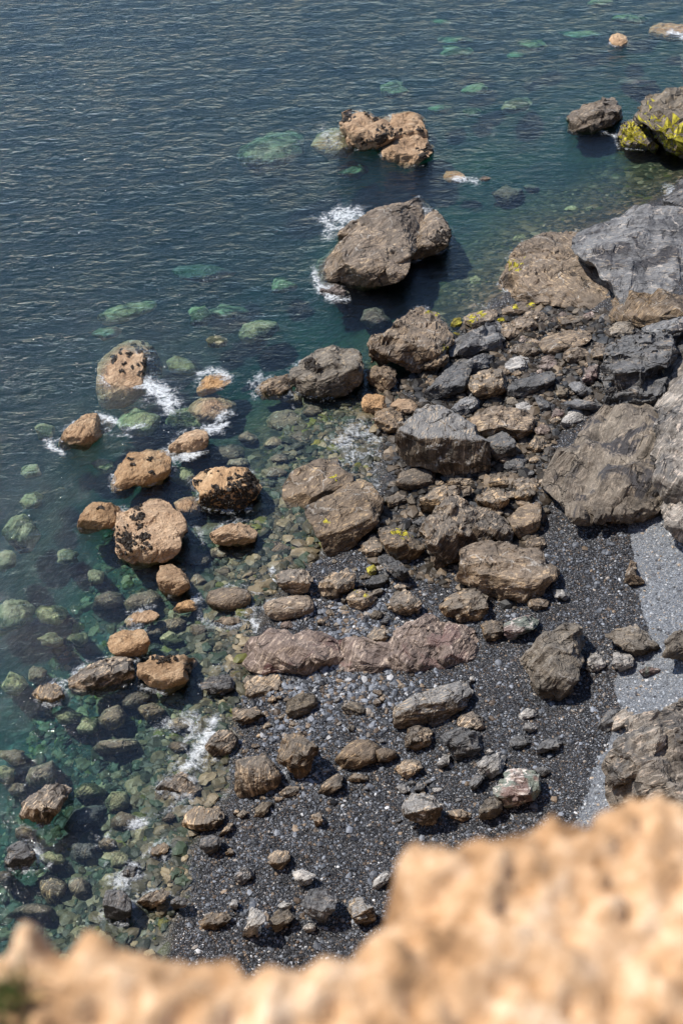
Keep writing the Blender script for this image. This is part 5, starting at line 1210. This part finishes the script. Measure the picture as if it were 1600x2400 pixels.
ce = link('cliff_edge', cm); tag(ce, 'sunlit tan crumbly clifftop edge, blurred and close in the foreground', 'cliff edge')
# lower face of the same cliff
t_ = np.linspace(0, 1, 90); xs_ = np.linspace(-30, 34, 260)
X, T_ = np.meshgrid(xs_, t_)
ex = np.interp(xs_, ep[np.argsort(ep[:, 0]), 0], ep[np.argsort(ep[:, 0]), 1])
exX = np.tile(np.clip(ex, .8, 1.2), (len(t_), 1))
yy = (exX - .25) + (14.6 - exX) * T_ ** 1.15
zz = (ZL - .9) * (1 - T_) + (-1.5) * T_
f3 = np.c_[X.ravel(), yy.ravel(), zz.ravel()]
rel = fbm(f3 * .25, 4) * 1.1 + np.abs(fbm(f3 * .9, 3)) * .4
side_up = sstep(3, 8, np.abs(X.ravel()))
f3[:, 1] += (-.9 - np.abs(rel)) * sstep(0, .1, T_.ravel()) * .6
i = np.arange(X.size).reshape(X.shape)
ff = np.c_[i[:-1, :-1].ravel(), i[:-1, 1:].ravel(), i[1:, 1:].ravel(), i[1:, :-1].ravel()]
fm = make_mesh('cliff_face', f3, ff, [M['cliff']], smooth=False)
link('cliff_face', fm, ce)

def blades(name, n, spread, hgt, seed, wid=.006):
    r = np.random.default_rng(seed); V = []; Fs = []; o = 0
    for _ in range(n):
        b = np.r_[r.normal(0, spread, 2), 0]; d = np.r_[r.normal(0, .5, 2), 1]; d /= np.linalg.norm(d)
        sd = np.cross(d, r.normal(size=3)); sd /= np.linalg.norm(sd); h = hgt * r.uniform(.5, 1.2)
        m = b + d * h * .55; tp = b + d * h + np.r_[r.normal(0, .3, 2), -.15] * h
        V += [b - sd * wid, b + sd * wid, m + sd * wid * .8, m - sd * wid * .8, tp + sd * wid * .1, tp - sd * wid * .1]
        Fs += [(o, o + 1, o + 2, o + 3), (o + 3, o + 2, o + 4, o + 5)]; o += 6
    return make_mesh(name, V, Fs, [M['grass']])
gp = on_z([(15, 2325)], ZL)[0]
tag(link('grass_tuft', blades('grass_tuft', 90, .018, .05, 3, .002), None, (gp[0], gp[1], gp[2] + .02)), 'blurred green grass tuft at the near corner of the clifftop', 'grass')

# ------------------------------------------------------------------ light, sky, camera
SUN_EL, SUN_AZ = math.radians(57), math.radians(-74)     # azimuth from +Y, negative to the west of the view
sun_dir = Vector((math.sin(SUN_AZ) * math.cos(SUN_EL), math.cos(SUN_AZ) * math.cos(SUN_EL), math.sin(SUN_EL)))
ld = bpy.data.lights.new('sun', 'SUN'); ld.energy = 4.6; ld.angle = math.radians(1.5); ld.color = (1, .95, .875)
lo = bpy.data.objects.new('sun', ld); COL.objects.link(lo); lo.location = (0, 0, 90)
lo.rotation_euler = sun_dir.to_track_quat('Z', 'Y').to_euler()
w = bpy.data.worlds.new('World'); scene.world = w; w.use_nodes = True
nt = w.node_tree; nt.nodes.clear()
sk = nt.nodes.new('ShaderNodeTexSky'); sk.sky_type = 'NISHITA'; sk.sun_disc = False
sk.sun_elevation = SUN_EL; sk.sun_rotation = -SUN_AZ if False else SUN_AZ
sk.air_density = 1.0; sk.dust_density = .6; sk.ozone_density = 1.6
bg = nt.nodes.new('ShaderNodeBackground'); bg.inputs[1].default_value = .118
ow = nt.nodes.new('ShaderNodeOutputWorld')
tint = nt.nodes.new('ShaderNodeMix'); tint.data_type = 'RGBA'; tint.blend_type = 'MULTIPLY'; tint.inputs[0].default_value = 1; tint.inputs[7].default_value = (.92, .98, 1.07, 1)
nt.links.new(sk.outputs[0], tint.inputs[6]); nt.links.new(tint.outputs[2], bg.inputs[0]); nt.links.new(bg.outputs[0], ow.inputs[0])
cd = bpy.data.cameras.new('camera'); cd.sensor_fit = 'VERTICAL'; cd.sensor_height = 36; cd.sensor_width = 24; cd.lens = 50
cd.clip_start = .05; cd.clip_end = 9000
cd.dof.use_dof = True; cd.dof.focus_distance = 46; cd.dof.aperture_fstop = 2.8
co = bpy.data.objects.new('camera', cd); COL.objects.link(co); co.location = CAM
co.rotation_euler = (math.pi / 2 - PITCH, 0, 0); scene.camera = co
scene.render.resolution_x = 682; scene.render.resolution_y = 1024
vs = scene.view_settings; scene.display_settings.display_device = 'sRGB'
vs.view_transform = 'Standard'; vs.look = 'None'; vs.gamma = 1; vs.exposure = .42
scene.cycles.use_denoising = True
scene.cycles.max_bounces = 8; scene.cycles.transparent_max_bounces = 12; scene.cycles.volume_bounces = 0
scene.cycles.diffuse_bounces = 3; scene.cycles.glossy_bounces = 3
scene.cycles.caustics_reflective = False; scene.cycles.caustics_refractive = False
scene.cycles.sample_clamp_indirect = 4
